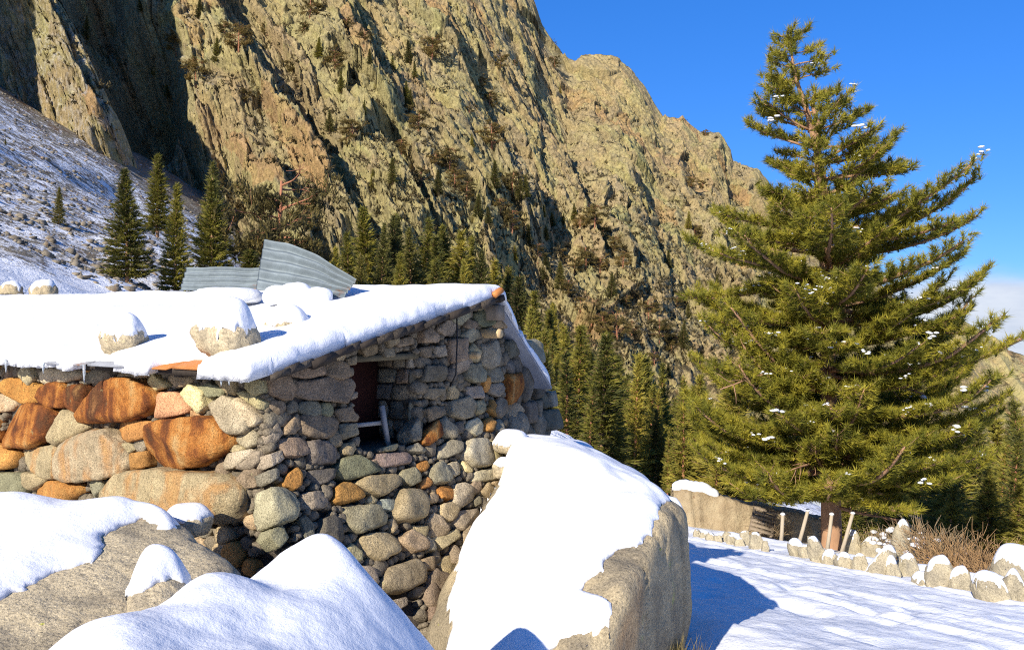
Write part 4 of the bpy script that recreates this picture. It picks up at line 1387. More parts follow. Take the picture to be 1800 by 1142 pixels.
# terrace of snow behind the hut, small rocks beyond the roof
tp_ = A3([(950, 764, 11.2), (1000, 757, 11.8), (1045, 766, 11.6), (1056, 778, 11.2), (1050, 800, 11.0), (960, 800, 10.8)]) + [np.array([.2, 13, -1.75]), np.array([1.1, 13, -2.1]), np.array([.2, 11, -3]), np.array([1.3, 11, -3]), np.array([.7, 13.2, -3])]
snow_heap('snow_heap', [tp_], 'snow hump in blue shade behind the hut corner', 70, 5)
for k, (px, py, w) in enumerate(((20, 504, 40), (78, 505, 50))):
    d = 24.0; c = at(px, py, d); s = w / FPX * d
    pts = [c + np.array([math.cos(a) * s * .5 * q, math.sin(a) * s * .4 * q, z * s * .35]) for z, q in ((-1.0, 1.1), (0, 1), (.35, .7)) for a in np.arange(7) / 7 * 6.283]
    rock_thing('rock', pts, M_BOULDER2, ['snow capped rock behind the roof at the far left edge', 'longer snow capped rock behind the roof, right of the one at the left edge'][k], 'rock', None, 4, 15, .06, .12, 80 + k, (.10, .05, dict(nzmin=.5, rnd=.1)))

# ------------------------------------------------------------------ stones along the road edge
ROW = [(1868, 1075, 40, 60, .2), (1830, 1068, 34, 62, 0), (1790, 1058, 30, 52, .1), (1742, 1052, 44, 46, .5), (1690, 1038, 28, 52, 0), (1658, 1033, 42, 62, 0), (1620, 1026, 40, 30, 0), (1598, 1014, 28, 46, 0), (1573, 1015, 22, 34, 0),
       (1545, 1010, 40, 52, 0), (1512, 1003, 20, 34, .2), (1487, 998, 26, 30, .2), (1461, 991, 24, 28, 0), (1442, 988, 22, 46, .3), (1424, 983, 18, 28, 0), (1407, 979, 18, 36, 0),
       (1349, 970, 12, 18, 0), (1336, 966, 26, 30, 0), (1316, 960, 14, 26, 0), (1300, 958, 14, 20, 0), (1287, 956, 13, 22, 0), (1275, 953, 9, 26, 0), (1262, 952, 12, 22, 0), (1250, 950, 13, 16, 0), (1238, 946, 14, 18, 0), (1227, 944, 12, 18, 0)]
ord_l = 'first second third fourth fifth sixth seventh eighth ninth tenth eleventh twelfth thirteenth fourteenth fifteenth sixteenth seventeenth eighteenth nineteenth twentieth'.split()
M_KERB = m_boulder('pale_kerb_rock', (.42, .36, .24), (.22, .19, .14), (.36, .34, .16))
_vis = [r for r in ROW if r[0] <= 1800]
for k, (px, py, w, h, lean) in enumerate(ROW):
    r = ray(px, py); d = (RA + .03) / (r[2] - RB * r[0] - RCY * r[1])
    s = d / FPX; rg = np.random.default_rng(300 + k); pts = []; b = r * d + np.array([0, .22 * (rg.random() - .3), -.02])
    ww, hh = w * s * (1.0 + .45 * rg.random()), h * s * (.62 + .38 * rg.random()); rg0 = rg.normal() * 1.6
    for z, q in ((-.4, 1.05), (.45, 1.0), (1.0, .5 + .4 * rg.random())):
        for a in (np.arange(4) + .5) / 4 * 6.283 + .5 * rg.random() - .25:
            e = 1.02 + .42 * rg.random()
            pts.append(b + np.array([math.cos(a) * ww * .54 * q * e - (lean + .25 * rg0) * z * hh * .5, math.sin(a) * ww * .45 * q * e, z * hh * (.70 + .38 * rg.random())]))
    j = [i for i, q in enumerate(_vis) if q is ROW[k]]
    if j:
        j = j[0]; shape = 'tall' if h > w * 1.25 else ('low' if h < w * .95 else 'squat')
        size = 'large' if w * h > 1700 else ('medium' if w * h > 600 else 'small')
        lab = f'{shape} {size} snow capped edge stone, ' + (f'{ord_l[j]} from the right end of the roadside row' if j < 13 else f'{ord_l[len(_vis) - 1 - j]} from the far left end of the roadside row')
    else: lab = f'snow capped edge stone just outside the right of the picture, {"nearer" if px > 1850 else "farther"} one'
    rock_thing('edge_stone', pts, M_KERB, lab, 'stone', 'stones set along the road edge', 4, 40, .02, .10, 300 + k, (.05 + .05 * rg.random(), .02 * s / .0075, dict(nzmin=.56, rnd=.08, bl=2)))

# retaining wall, pallet, posts beyond the road
def m_earthwall():
    b = NB('sandy_retaining_wall')
    c = b.ramp(b.noise(2.5, 6, .7), [(.3, (.26, .19, .11)), (.5, (.36, .28, .17)), (.7, (.42, .34, .21))])
    c = b.mix(b.rng(b.noise(9, 5, .7), .6, .7), c, (.22, .14, .08))
    n = b.bump(b.noise(4, 6, .7), .8, .12); b.bump(b.noise(30, 4, .7), .7, .02, n)
    return b.fin(c, .9, .15)
ws = [at(1185, 862, 22.5), at(1230, 866, 22.4), at(1290, 880, 22.4), at(1350, 892, 22.6), at(1420, 905, 22.8), at(1475, 918, 23.0)]
n = 60; t = np.linspace(0, 1, n); k = np.linspace(0, 1, len(ws))
tp = np.stack([np.interp(t, k, np.array(ws)[:, i]) for i in range(3)], -1)
tp[:, 2] += .05 * fbm(p2(t * 14, t * 0), 3, 5); rows = []
for f in np.linspace(0, 1, 14):
    z = tp[:, 2] + (-6.6 - tp[:, 2]) * f
    y = tp[:, 1] - .25 * f + .10 * fbm(p2(t * 18, t * 0 + f * 4), 3, 6)
    rows.append(np.stack([tp[:, 0], y, z], -1))
bk = [np.stack([tp[:, 0], tp[:, 1] + .5, tp[:, 2] + .02], -1), np.stack([tp[:, 0], tp[:, 1] + .55, np.full(n, -6.6)], -1)]
P = np.stack(bk[::-1] + rows, 1)
rw = obj('retaining_wall', P.reshape(-1, 3), grid_faces(*P.shape[:2]), m_earthwall(), center=True, label='low sandy retaining wall with snow on top beyond the road', cat='wall')
U = tp[:22]
sn = [np.concatenate([q, ]) for q in ()]
V, F = tube(np.stack([tp[:20, 0], tp[:20, 1] + .25, tp[:20, 2] + .02], -1), .10 + .10 * np.sin(np.linspace(0, math.pi, 20)) ** .5 + .03 * np.random.default_rng(3).random(20), 10)
V[:, 2] = np.where(V[:, 2] > np.interp(V[:, 0], tp[:, 0], tp[:, 2]), V[:, 2], np.interp(V[:, 0], tp[:, 0], tp[:, 2]) - .01)
link('snow_cap', mesh_from('snow_cap', V - np.array(rw.location), F, M_SNOW), rw)

pal = bpy.data.objects.new('pallet', None); COL.objects.link(pal)
q = [at(1316, 932, 21.6), at(1327, 891, 22.1), at(1363, 900, 22.1), at(1357, 944, 21.6)]
pal.location = tuple((q[0] + q[3]) / 2); PL = np.array(pal.location)
pal['label'] = 'grey wooden pallet leaning on the sandy wall'; pal['category'] = 'pallet'
e1 = (q[3] - q[0]); e2 = ((q[1] - q[0]) + (q[2] - q[3])) / 2; nn = np.cross(e1, e2); nn /= np.linalg.norm(nn)
if nn[1] > 0: nn = -nn
for i in range(6):
    c = q[0] + e1 * .5 + e2 * (.08 + i * .168)
    V, F = box(c + nn * .05 - PL, e1 * .5, e2 * .062, nn * .012); link('slat', mesh_from('slat', V, F, M_WOOD, False), pal)
for i in range(3):
    c = q[0] + e1 * (.05 + .45 * i) + e2 * .5
    V, F = box(c - PL, e1 * .045, e2 * .5, nn * .036); link('bearer', mesh_from('bearer', V, F, M_WOOD, False), pal)

M_POST = m_wood('grey_post_wood', (.50, .43, .32), (.30, .24, .17))
for (x0, y0, x1, y1), lab in zip(((1373, 950, 1376, 904), (1405, 952, 1420, 897), (1455, 958, 1462, 904), (1479, 972, 1499, 902)),
                                 ('short upright wooden post next to the pallet', 'leaning wooden post halfway between pallet and big pine', 'wooden post standing right in front of the big pine trunk', 'strongly leaning wooden post right of the big pine trunk')):
    a, b = at(x0, y0, 20.2), at(x1, y1, 20.2)
    g = gz(a[0], a[1]); a = a - (b - a) / (b - a)[2] * (a[2] - min(a[2], g - .1))
    V, F = tube([a, (a + b) / 2 + .01, b, b + (b - a) * .004], [.047, .042, .038, .02], 9)
    o = obj('fence_post', V, F, M_POST, center=True, label=lab, cat='post', group='old fence posts by the big pine')
    D, f = ico(2)
    P = D * np.array([.055, .055, .045]); P[:, 2] = np.maximum(P[:, 2], -.01)
    link('snow_cap', mesh_from('snow_cap', P + b - np.array(o.location) + [0, 0, .005], f, M_SNOW), o)
for k, (px, py, w, h, d, lab, sn) in enumerate(((1785, 1006, 105, 42, 14.5, 'broad rock under snow behind the roadside row at right edge', .08), (1500, 968, 34, 40, 20.6, 'narrow grey rock beside the leaning post', .05), (1532, 972, 46, 30, 20.4, 'flat grey rock right of the leaning post', .05),
                                           (1586, 955, 40, 40, 18.5, 'snow covered lump of rock between row stones and red shrub', .14))):
    b = at(px, py, d); s = d / FPX; rg = np.random.default_rng(500 + k); pts = []
    for z, q_ in ((-.6, 1.0), (.3, 1.0), (.75, .8), (1.0, .5)):
        for a in np.arange(7) / 7 * 6.283: pts.append(b + np.array([math.cos(a) * w * s * .5 * q_, math.sin(a) * w * s * .4 * q_, z * h * s]) * 1.0 + (rg.random(3) - .5) * w * s * .1)
    rock_thing('rock', pts, M_KERB, lab, 'rock', None, 4, 8, .05, .05, 500 + k, (sn, .04, dict(nzmin=.5, rnd=.12)))
# ------------------------------------------------------------------ trees
M_NEEDLE = m_foliage('pine_needles', (.205, .195, .022), (.055, .078, .016), (.44, .37, .04), 2.4)  # colour noise also paints the crown's lit and dark clumps into the needles
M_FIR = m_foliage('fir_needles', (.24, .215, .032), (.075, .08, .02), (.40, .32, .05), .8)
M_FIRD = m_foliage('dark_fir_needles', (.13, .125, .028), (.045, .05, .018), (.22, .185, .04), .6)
M_OLD = m_foliage('old_pine_needles', (.19, .145, .04), (.06, .052, .02), (.30, .20, .06), .7)
M_BARK = m_wood('pine_bark', (.46, .27, .15), (.22, .12, .07), 9, (1, 1, .35))
M_BARKR = m_wood('red_pine_bark', (.42, .19, .10), (.22, .09, .05), 5, (1, 1, .4))
M_BARKG = m_wood('pale_branch', (.36, .28, .20), (.20, .15, .10), 12)

def needles(C, D, n, L, wd, spread, rg, droop=0.0):
    """C centres, D axis of each tuft -> thin triangles fanned around the axis"""
    C = np.repeat(C, n, 0); D = np.repeat(D, n, 0); m = len(C)
    rnd = rg.normal(size=(m, 3)); rnd /= np.linalg.norm(rnd, axis=1)[:, None]
    d = D + spread * rnd; d[:, 2] -= droop; d /= np.linalg.norm(d, axis=1)[:, None]
    s = np.cross(d, rg.normal(size=(m, 3))); s /= np.linalg.norm(s, axis=1)[:, None] + 1e-9
    Lr = L * (.65 + .6 * rg.random(m))[:, None]
    b = C - D * L * (rg.random(m))[:, None] * .9
    V = np.stack([b - s * wd / 2, b + s * wd / 2, b + d * Lr], 1).reshape(-1, 3)
    return V, np.arange(len(V)).reshape(-1, 3)

def limb(p0, d0, L, rg, n=7, up=.0, wob=.10, grav=0.0):
    P = [np.asarray(p0, float)]; d = np.asarray(d0, float)
    for i in range(n):
        d = d + rg.normal(size=3) * wob + np.array([0, 0, up * (i / n) - grav]); d /= np.linalg.norm(d)
        P.append(P[-1] + d * L / n)
    return np.array(P)

def add_tree(name, base, trunk_V, trunk_F, crown_V, crown_F, m_tr, m_cr, label, cat='tree', group=None, snow=None):
    t = bpy.data.objects.new(name, None); COL.objects.link(t); t.location = tuple(base)
    t['label'] = label; t['category'] = cat
    if group: t['group'] = group
    link('trunk', mesh_from('trunk', trunk_V - base, trunk_F, m_tr), t)
    link('crown', mesh_from('crown', crown_V - base, crown_F, m_cr, False), t)
    return t

# --- the big pine, right
def big_pine():
    rg = np.random.default_rng(5)
    d = 21.5
    axis = [(1390, 58), (1393, 110), (1403, 150), (1420, 200), (1437, 265), (1446, 330), (1450, 400), (1453, 520), (1457, 700), (1460, 850), (1462, 968)]
    ax = np.array([at(x, y, d) for x, y in axis])
    gb = gz(ax[-1][0], ax[-1][1]); ax = np.concatenate([ax, [ax[-1] + (0.02, 0, min(-.2, gb - ax[-1][2] - .15))]])
    zs = ax[:, 2][::-1]
    H = ax[0][2] - ax[-1][2]
    rad_ = np.array([.015, .03, .045, .065, .09, .11, .125, .155, .19, .215, .25, .30])
    parts = [tube(ax[::-1], rad_[::-1], 14)]
    # fork in the upper trunk
    parts.append(tube([at(1448, 345, d - .1), at(1438, 300, d - .15), at(1436, 260, d - .2), at(1438, 215, d - .15), at(1425, 178, d)], [.08, .075, .06, .05, .03], 9))
    # half widths (px) by image height, left and right
    ys = np.array([60, 85, 130, 190, 215, 300, 340, 370, 430, 480, 540, 600, 650, 740, 800, 850, 890])
    lf = np.array([8, 28, 46, 76, 98, 108, 116, 150, 190, 225, 235, 225, 240, 245, 240, 240, 150])
    rt = np.array([8, 28, 50, 58, 88, 132, 158, 185, 240, 285, 265, 260, 285, 280, 275, 250, 160])
    C, D, brs = [], [], []
    y = 70.0
    wi = 0
    while y < 885:
        k = np.interp(y, [a[1] for a in axis], [a[0] for a in axis]); o = at(k, y, d)
        frac = (y - 60) / 820
        nb = int(2.6 + 10.3 * frac + rg.random() * 2)
        a0 = rg.random() * 6.28; wl = .84 + .26 * rg.random() if frac > .35 else .70 + .36 * rg.random(); wa = rg.random() * 6.28
        for i in range(nb):
            az = a0 + i / nb * 6.283 + rg.normal() * .25
            L_l = np.interp(y, ys, lf) * d / FPX * 1.06; L_r = np.interp(y, ys, rt) * d / FPX * 1.06
            cx = math.cos(az)
            L = (L_r if cx > 0 else L_l) * (.55 + .5 * rg.random()) if abs(cx) < .6 else (L_r if cx > 0 else L_l) * (.78 + .27 * rg.random())
            L *= min(1.08, wl + .22 + .22 * math.cos(az - wa))
            if rg.random() < .16: L *= .5
            el = .28 - .36 * frac + rg.normal() * .10
            dv = np.array([math.cos(az) * math.cos(el), math.sin(az) * math.cos(el), math.sin(el)])
            n = max(5, int(L / .3))
            q = limb(o + rg.normal(size=3) * .05, dv, L, rg, n, up=.07 + .10 * frac, wob=.06)
            brs.append((q, .012 + .017 * L))
            bare = (.30 if frac < .38 else .12) + .14 * rg.random()
            seglen = np.linalg.norm(np.diff(q, axis=0), axis=1).sum()
            # side shoots
            m = int(L * (6.5 + 6.5 * frac)) + 3
            for j in range(m):
                f = bare + (1 - bare) * (j + rg.random()) / m
                x = f * n; ii = min(int(x), n - 1); p = q[ii] + (q[ii + 1] - q[ii]) * (x - ii)
                t = q[ii + 1] - q[ii]; t /= np.linalg.norm(t)
                sd_ = np.cross(t, [0, 0, 1]); sd_ /= np.linalg.norm(sd_) + 1e-9
                sgn = 1 if j % 2 else -1
                sl = (.18 + .55 * (1 - f) * min(L, 2.4) * .5 + .12) * (.7 + .6 * rg.random())
                v = t * .75 + sd_ * sgn * (.6 + .5 * rg.random()) + np.array([0, 0, .18 + .25 * rg.random()]); v /= np.linalg.norm(v)
                e = p + v * sl
                brs.append((np.array([p, p + v * sl * .5 + [0, 0, -.01], e]), .008))
                nt_ = max(1, int(sl / .20))
                for c in range(nt_):
                    w = (c + 1) / nt_
                    tv = v * .8 + np.array([0, 0, .45]) + rg.normal(size=3) * .3
                    C.append(p + v * sl * w); D.append(tv / np.linalg.norm(tv))
            for w in (.9, 1.0):
                C.append(q[int(n * w)]); tv = q[-1] - q[-2] + np.array([0, 0, .05]); D.append(tv / np.linalg.norm(tv))
        y += 22 + 13 * frac + rg.random() * 9
        wi += 1
    for p_, v_ in ((ax[0], (0, 0, 1)), (ax[0] + [.12, 0, -.05], (.3, 0, 1)), (ax[0] - [.1, 0, .12], (-.3, 0, 1)), (ax[1], (0, 0, 1))):
        C.append(np.asarray(p_)); D.append(np.asarray(v_, float))
    for q, r in brs:
        parts.append(tube(q, np.linspace(r, max(.004, r * .3), len(q)), 5 if r > .02 else 3))
    # a few dead pale limbs low in the crown
    for (x0, y0, x1, y1, dd) in ((1452, 815, 1330, 850, 20.8), (1440, 632, 1262, 668, 20.2), (1462, 660, 1620, 715, 20.4), (1452, 800, 1390, 830, 20.3), (1470, 890, 1600, 925, 20.6)):
        a, b = at(x0, y0, 21.4), at(x1, y1, dd); q = limb(a, (b - a) / np.linalg.norm(b - a), np.linalg.norm(b - a), rg, 8, wob=.06)
        parts.append(tube(q, np.linspace(.05, .012, len(q)), 6))
        for _ in range(7):
            i = rg.integers(3, 8); v = (q[-1] - q[0]); v /= np.linalg.norm(v); v = v + rg.normal(size=3) * .5
            parts.append(tube(limb(q[i], v / np.linalg.norm(v), .5, rg, 3), [.014, .01, .007, .004], 4))
    C, D = np.array(C), np.array(D)
    V, F = needles(C, D, 44, .185, .0165, 1.0, rg)
    Vt, Ft = join(parts)
    base = np.array([ax[-1][0], ax[-1][1], gb])
    print('big pine tufts', len(C), 'tris', len(F))
    t = add_tree('pine_tree', base, Vt, Ft, V, F, M_BARK, M_NEEDLE, 'tall open green pine with snow flecks standing beyond the road')
    # flecks of snow on the upper side of the boughs
    ci = C[rg.random(len(C)) < .030]
    sv, sf, o = [], [], 0
    Dd, f = ico(1)
    for c in ci:
        if rg.random() < .45 and c[1] > d: continue
        s = .018 + .032 * rg.random() ** 2
        for _ in range(rg.integers(2, 7)):
            P = Dd * s * np.array([1.1 + rg.random(), 1.1 + rg.random(), .6]) * (.8 + .4 * rg.random((len(Dd), 1))) + c + [rg.normal() * s * 2.2, rg.normal() * s * 2, .05 + rg.normal() * s]
            sv.append(P); sf.append(f + o); o += len(P)
    link('snow_flecks', mesh_from('snow_flecks', np.concatenate(sv) - base, np.concatenate(sf), M_SNOW), t, kind='stuff')
big_pine()

# --- prototypes (base at origin, height 1 unit = 1 m after scaling by h)
def conifer(seed, h=10.0, spread=.24, top=.0, bare=.08, dens=1.0, droop=.25, tuft=.42, lean=0.0, power=.85):
    rg = np.random.default_rng(seed)
    tr = np.array([[lean * t * t * h + .04 * math.sin(5 * t + seed), .04 * math.cos(4 * t + seed), t * h] for t in np.linspace(0, 1, 9)])
    parts = [tube(tr, np.linspace(.017 * h, .02, 9), 7)]
    C, D = [], []
    z = bare * h
    while z < h * .985:
        f = 1 - z / h
        R_ = spread * h * (f ** power) * (.80 + .4 * rg.random()) + .12
        nb = int((5 + 4 * f) * dens)
        a0 = rg.random() * 6.28
        for i in range(nb):
            az = a0 + i / nb * 6.283 + rg.normal() * .2
            L = R_ * (.72 + .38 * rg.random())
            o = np.array([np.interp(z, tr[:, 2], tr[:, 0]), 0, z])
            el = .45 * (1 - f) - droop * f + .05
            dv = np.array([math.cos(az) * math.cos(el), math.sin(az) * math.cos(el), math.sin(el)])
            q = limb(o, dv, L, rg, 4, up=.18, wob=.05)
            parts.append(tube(q, np.linspace(.008 * L + .012, .006, 5), 3))
            m = max(3, int(L / (tuft * .36)))
            for j in range(m):
                w = .18 + .82 * (j + .5 * rg.random()) / m * 1.0
                x = min(w, .999) * 4; ii = int(x); p = q[ii] + (q[ii + 1] - q[ii]) * (x - ii)
                sd_ = np.array([-dv[1], dv[0], 0]) * (1 if j % 2 else -1) * L * .20 * (1.1 - w) * (rg.random() + .4)
                C.append(p + sd_ + rg.normal(size=3) * .05)
                v = dv + sd_ * 1.2 / max(.2, L) + np.array([0, 0, .18]) + rg.normal(size=3) * .2; D.append(v / np.linalg.norm(v))
        z += h * (.020 + .016 * f) + .06 * rg.random()
    C.append(tr[-1]); D.append(np.array([0, 0, 1.0]))
    V, F = needles(np.array(C), np.array(D), 7, tuft, tuft * .20, .50, rg, .05)
    Vt, Ft = join(parts)
    return (Vt, Ft), (V, F)

def umbrella(seed, h=10.0):
    """old pine: bare reddish trunk, flat layers of foliage, dead top limbs"""
    rg = np.random.default_rng(seed)
    tr = np.array([[.25 * math.sin(2.2 * t + seed) * t, .1 * math.cos(3 * t), t * h] for t in np.linspace(0, .93, 9)])
    parts = [tube(tr, np.linspace(.026 * h, .09, 9), 9)]
    C, D = [], []
    for i in range(30):
        f = .22 + .76 * (i + rg.random()) / 30
        z = f * h * .93; o = np.array([np.interp(z, tr[:, 2], tr[:, 0]), np.interp(z, tr[:, 2], tr[:, 1]), z])
        az = rg.random() * 6.28; L = h * (.44 - .18 * abs(f - .55)) * (.55 + .55 * rg.random())
        dv = np.array([math.cos(az), math.sin(az), .12 + .25 * (f - .4)])
        q = limb(o, dv / np.linalg.norm(dv), L, rg, 7, up=-.02, wob=.16)
        parts.append(tube(q, np.linspace(.007 * h, .012, 8), 5))
        for k in range(5):
            ii = rg.integers(3, 8); v = (q[-1] - q[0]) / L + rg.normal(size=3) * [.7, .7, .25]; v /= np.linalg.norm(v)
            w = limb(q[ii], v, L * .35, rg, 4, wob=.18); parts.append(tube(w, np.linspace(.02, .007, 5), 4))
            if f < .90:
                for c in range(12):
                    C.append(w[rg.integers(1, 5)] + rg.normal(size=3) * [.34, .34, .13]); u = v * .5 + np.array([0, 0, .7]) + rg.normal(size=3) * .3; D.append(u / np.linalg.norm(u))
    V, F = needles(np.array(C), np.array(D), 8, .42, .10, .8, rg)
    Vt, Ft = join(parts)
    return (Vt, Ft), (V, F)

def protos(fn, m_tr, m_cr):
    r = []
    for (tv, tf), (cv, cf) in fn:
        r.append((mesh_from('trunk', tv, tf, m_tr), mesh_from('crown', cv, cf, m_cr, False)))
    return r
P_FIR = protos([conifer(1), conifer(2, spread=.20, power=.8), conifer(3, spread=.27, dens=1.15), conifer(4, spread=.17, power=.7, bare=.14), conifer(5, spread=.22, bare=.2, dens=.8)], M_BARK, M_FIR)
P_DARK = protos([conifer(11, spread=.26, dens=.9), conifer(12, spread=.22, power=.7)], M_BARK, M_FIRD)  # conifers with darker needles
P_SLIM = protos([conifer(21, spread=.15, bare=.22, dens=.72, tuft=.38, power=.75), conifer(22, spread=.13, bare=.3, dens=.7, tuft=.38, power=.6), conifer(23, spread=.17, bare=.18, dens=.8, tuft=.4)], M_BARKR, M_FIR)
P_OLD = protos([umbrella(31), umbrella(32), umbrella(33)], M_BARKR, M_OLD)

def plant(proto, base, h, label, group, rz=None, sx=1.0, name='fir_tree', h0=10.0):
    t = bpy.data.objects.new(name, None); COL.objects.link(t)
    t.location = tuple(base); s = h / h0
    t.scale = (s * sx, s * sx, s); t.rotation_euler = (random.gauss(0, .035), random.gauss(0, .035), random.random() * 6.28 if rz is None else rz)
    t['label'] = label; t['category'] = 'tree'
    if group: t['group'] = group
    for nm, me in zip(('trunk', 'crown'), proto):
        c = bpy.data.objects.new(nm, me); COL.objects.link(c); c.parent = t
    return t

def by_px(px, top, d, base=None):
    """ground point under image column px at distance d, and the height that brings the tip to image row top"""
    p = at(px, 550, d); z = gz(p[0], p[1]) - .1
    tz = at(px, top, d)[2]
    return np.array([p[0], p[1], z]), max(1.0, tz - z)

# single trees left of the ridge
for px, top, d, pr, sx, lab in ((224, 298, 62, P_FIR[2], 1.05, 'broad green fir behind the roof, leftmost of the three big ones'), (306, 322, 64, P_FIR[1], .9, 'slim fir behind the roof, second of the three big ones'),
                                (372, 312, 66, P_FIR[0], .95, 'green fir just left of the bent metal sheet'), (375, 232, 118, P_DARK[0], .95, 'dark fir standing at the edge of the shaded gully'),
                                (278, 270, 120, P_FIR[3], 1.2, 'small lit fir in front of the dark gully'), (104, 328, 78, P_DARK[1], .9, 'lone small fir on the snowy scree slope'),
                                (12, 305, 120, P_DARK[1], .8, 'tiny fir on the scree at the left picture edge'), (150, 36, 195, P_DARK[0], .9, 'small tree on the crest of the left buttress')):
    b, h = by_px(px, top, d)
    h = min(h, 13)
    if lab.startswith('small tree on'):
        hit = CLIFF_BVH.ray_cast(Vector((0, 0, 0)), Vector(ray(150, 72)).normalized()); b = np.array(hit[0]); h = 7
    plant(pr, b, h, lab, 'single firs left of the hut', sx=sx)
b, h = by_px(484, 280, 70); plant(P_OLD[0], b, h * .95, 'old flat topped pine with reddish trunk and dead upper limbs above the metal sheet', None, name='pine_tree', rz=.6, sx=.85)
b, h = by_px(436, 438, 60); plant(P_FIR[2], b, h, 'low bushy young fir left of the bent metal sheet', None, sx=2.2)
rg = np.random.default_rng(77)
# firs behind the ridge
ORD = 'first second third fourth fifth sixth seventh eighth ninth tenth eleventh twelfth thirteenth fourteenth fifteenth sixteenth seventeenth eighteenth nineteenth twentieth twenty-first twenty-second'.split()
for ki, (px, top, d) in enumerate(sorted(((560, 405, 95), (590, 420, 88), (618, 395, 100), (648, 352, 112), (668, 380, 104), (690, 362, 118), (708, 350, 120), (728, 388, 110), (745, 360, 122), (768, 398, 112), (786, 372, 126), (806, 392, 118), (826, 402, 122), (846, 428, 112), (868, 440, 116), (636, 432, 84), (700, 430, 90), (758, 440, 92), (815, 446, 96), (590, 446, 80), (888, 452, 120), (905, 468, 112)))):
    b, h = by_px(px, top + 14, d)
    plant(P_FIR[rg.integers(5)] if rg.random() < .75 else P_DARK[rg.integers(2)], b, min(h, 15), f'fir rising behind the snowy roof ridge, {ORD[ki]} from the left', 'firs behind the ridge', sx=.75 + .6 * rg.random())
# forest on the valley side, right of the hut
n = 0
tops = lambda px: np.interp(px, [880, 930, 1000, 1100, 1200, 1300, 1450], [455, 490, 540, 590, 640, 660, 680])
while n < 150:
    px = 915 + 380 * rg.random(); d = 38 + 125 * rg.random() ** .9
    x = (px - 900) / FPX * d
    b = np.array([x, d, gz(x, d) - .1]); h = 6.0 + 7.0 * rg.random()
    if d < 60: h *= .72
    _, ty = proj(b + [0, 0, h])
    if ty < tops(px) - 20: continue
    pr = P_SLIM[rg.integers(3)] if rg.random() < .62 else (P_FIR[rg.integers(5)] if rg.random() < .8 else P_DARK[rg.integers(2)])
    kind = 'slender pale trunked' if pr in P_SLIM else ('broad green' if pr in P_FIR else 'dark needled')
    row = 'front' if d < 70 else ('middle' if d < 115 else 'back')
    plant(pr, b, h, f'{kind} conifer in the {row} of the forest {"close to the hut" if px < 1040 else ("midway to the big pine" if px < 1170 else "next to the big pine")}', 'forest right of the hut', sx=.75 + .65 * rg.random(), name='forest_tree')
    n += 1
# right-hand edge
for ki, (px, top, d, sl) in enumerate(sorted(((1778, 748, 30, 1), (1815, 700, 32, 1), (1700, 745, 44, 0), (1725, 715, 52, 0), (1655, 790, 38, 0), (1640, 740, 60, 0), (1745, 760, 48, 1), (1760, 730, 70, 0), (1795, 735, 64, 0), (1612, 800, 46, 0), (1680, 800, 34, 0), (1580, 760, 70, 0), (1540, 780, 60, 1), (1735, 820, 27, 0), (1820, 790, 26, 0), (1668, 850, 27, 0), (1500, 800, 45, 0), (1530, 785, 52, 0), (1566, 805, 41, 0), (1482, 790, 62, 0), (1790, 850, 27, 0)))):
    b, h = by_px(px, top, d)
    plant(P_SLIM[rg.integers(3)] if sl else P_FIR[rg.integers(5)], b, h, f'conifer behind the shrubs at the right, {ORD[ki]} counted from the big pine', 'conifers at the right', sx=.9 if sl else 1.25, name='forest_tree')

# trees on the cliff, found by where they stand on the rock
spots = [(535, 60), (560, 100), (610, 55), (640, 80), (470, 60), (420, 90), (515, 130), (590, 120), (600, 160), (625, 140), (650, 110), (545, 30), (690, 125), (720, 110), (760, 105), (730, 140), (715, 185), (705, 270), (845, 150), (860, 185), (825, 200), (880, 120), (905, 115), (720, 195), (735, 230), (765, 290), (790, 300),
         (830, 260), (865, 260), (900, 340), (915, 350), (925, 345), (955, 380), (970, 400), (990, 395), (1010, 385), (1020, 400), (1045, 400), (1060, 415), (1080, 440), (960, 420), (985, 455), (1010, 480), (1030, 470), (1055, 480), (1075, 520), (1100, 540), (1095, 470), (1110, 590), (1140, 560), (1160, 600), (1180, 620), (1200, 610), (1215, 330), (1235, 330), (1210, 400), (1220, 420), (1175, 470),
         (880, 380), (860, 400), (840, 380), (820, 345), (900, 410), (930, 430), (945, 460), (960, 490), (985, 505), (1000, 520), (1020, 545), (905, 455), (1040, 570), (1060, 590), (1085, 600), (740, 330), (770, 340), (800, 330), (690, 320), (655, 330), (870, 330), (380, 110), (310, 95), (270, 130), (345, 150), (430, 180), (300, 170), (395, 60), (350, 30), (250, 20), (1260, 520), (1240, 580), (1210, 560), (1190, 540), (1280, 600), (1320, 610), (1150, 640), (1175, 660), (985, 165), (975, 120), (1240, 238), (640, 200), (580, 230), (620, 250)]
nc = 0
for i, (px, py) in enumerate(spots):
    hit = CLIFF_BVH.ray_cast(Vector((0, 0, 0)), Vector(ray(px, py)).normalized())
    if hit[0] is None: continue
    old = rg.random() < .6
    small = py < 260 and px > 800
    h = (4.0 + 4.5 * rg.random() ** 1.5) * (.75 if small else 1.0)
    pr = P_OLD[rg.integers(3)] if old else (P_DARK[rg.integers(2)] if rg.random() < .6 else P_FIR[rg.integers(5)])
    lab = ('flat topped old' if old else 'pointed dark') + ' pine clinging to the ' + ('upper' if py < 200 else ('middle' if py < 400 else 'lower')) + ' rock face, ' + ('above the scree slope' if px < 450 else ('above the metal sheet' if px < 700 else ('above the hut gable' if px < 900 else ('over the forest beside the hut' if px < 1080 else 'close to the big pine'))))
    plant(pr, np.array(hit[0]) - [0, 0, .6], h, lab, 'pines on the cliff', name='cliff_pine', sx=1.0 + .3 * rg.random())
    nc += 1
print('cliff trees', nc)

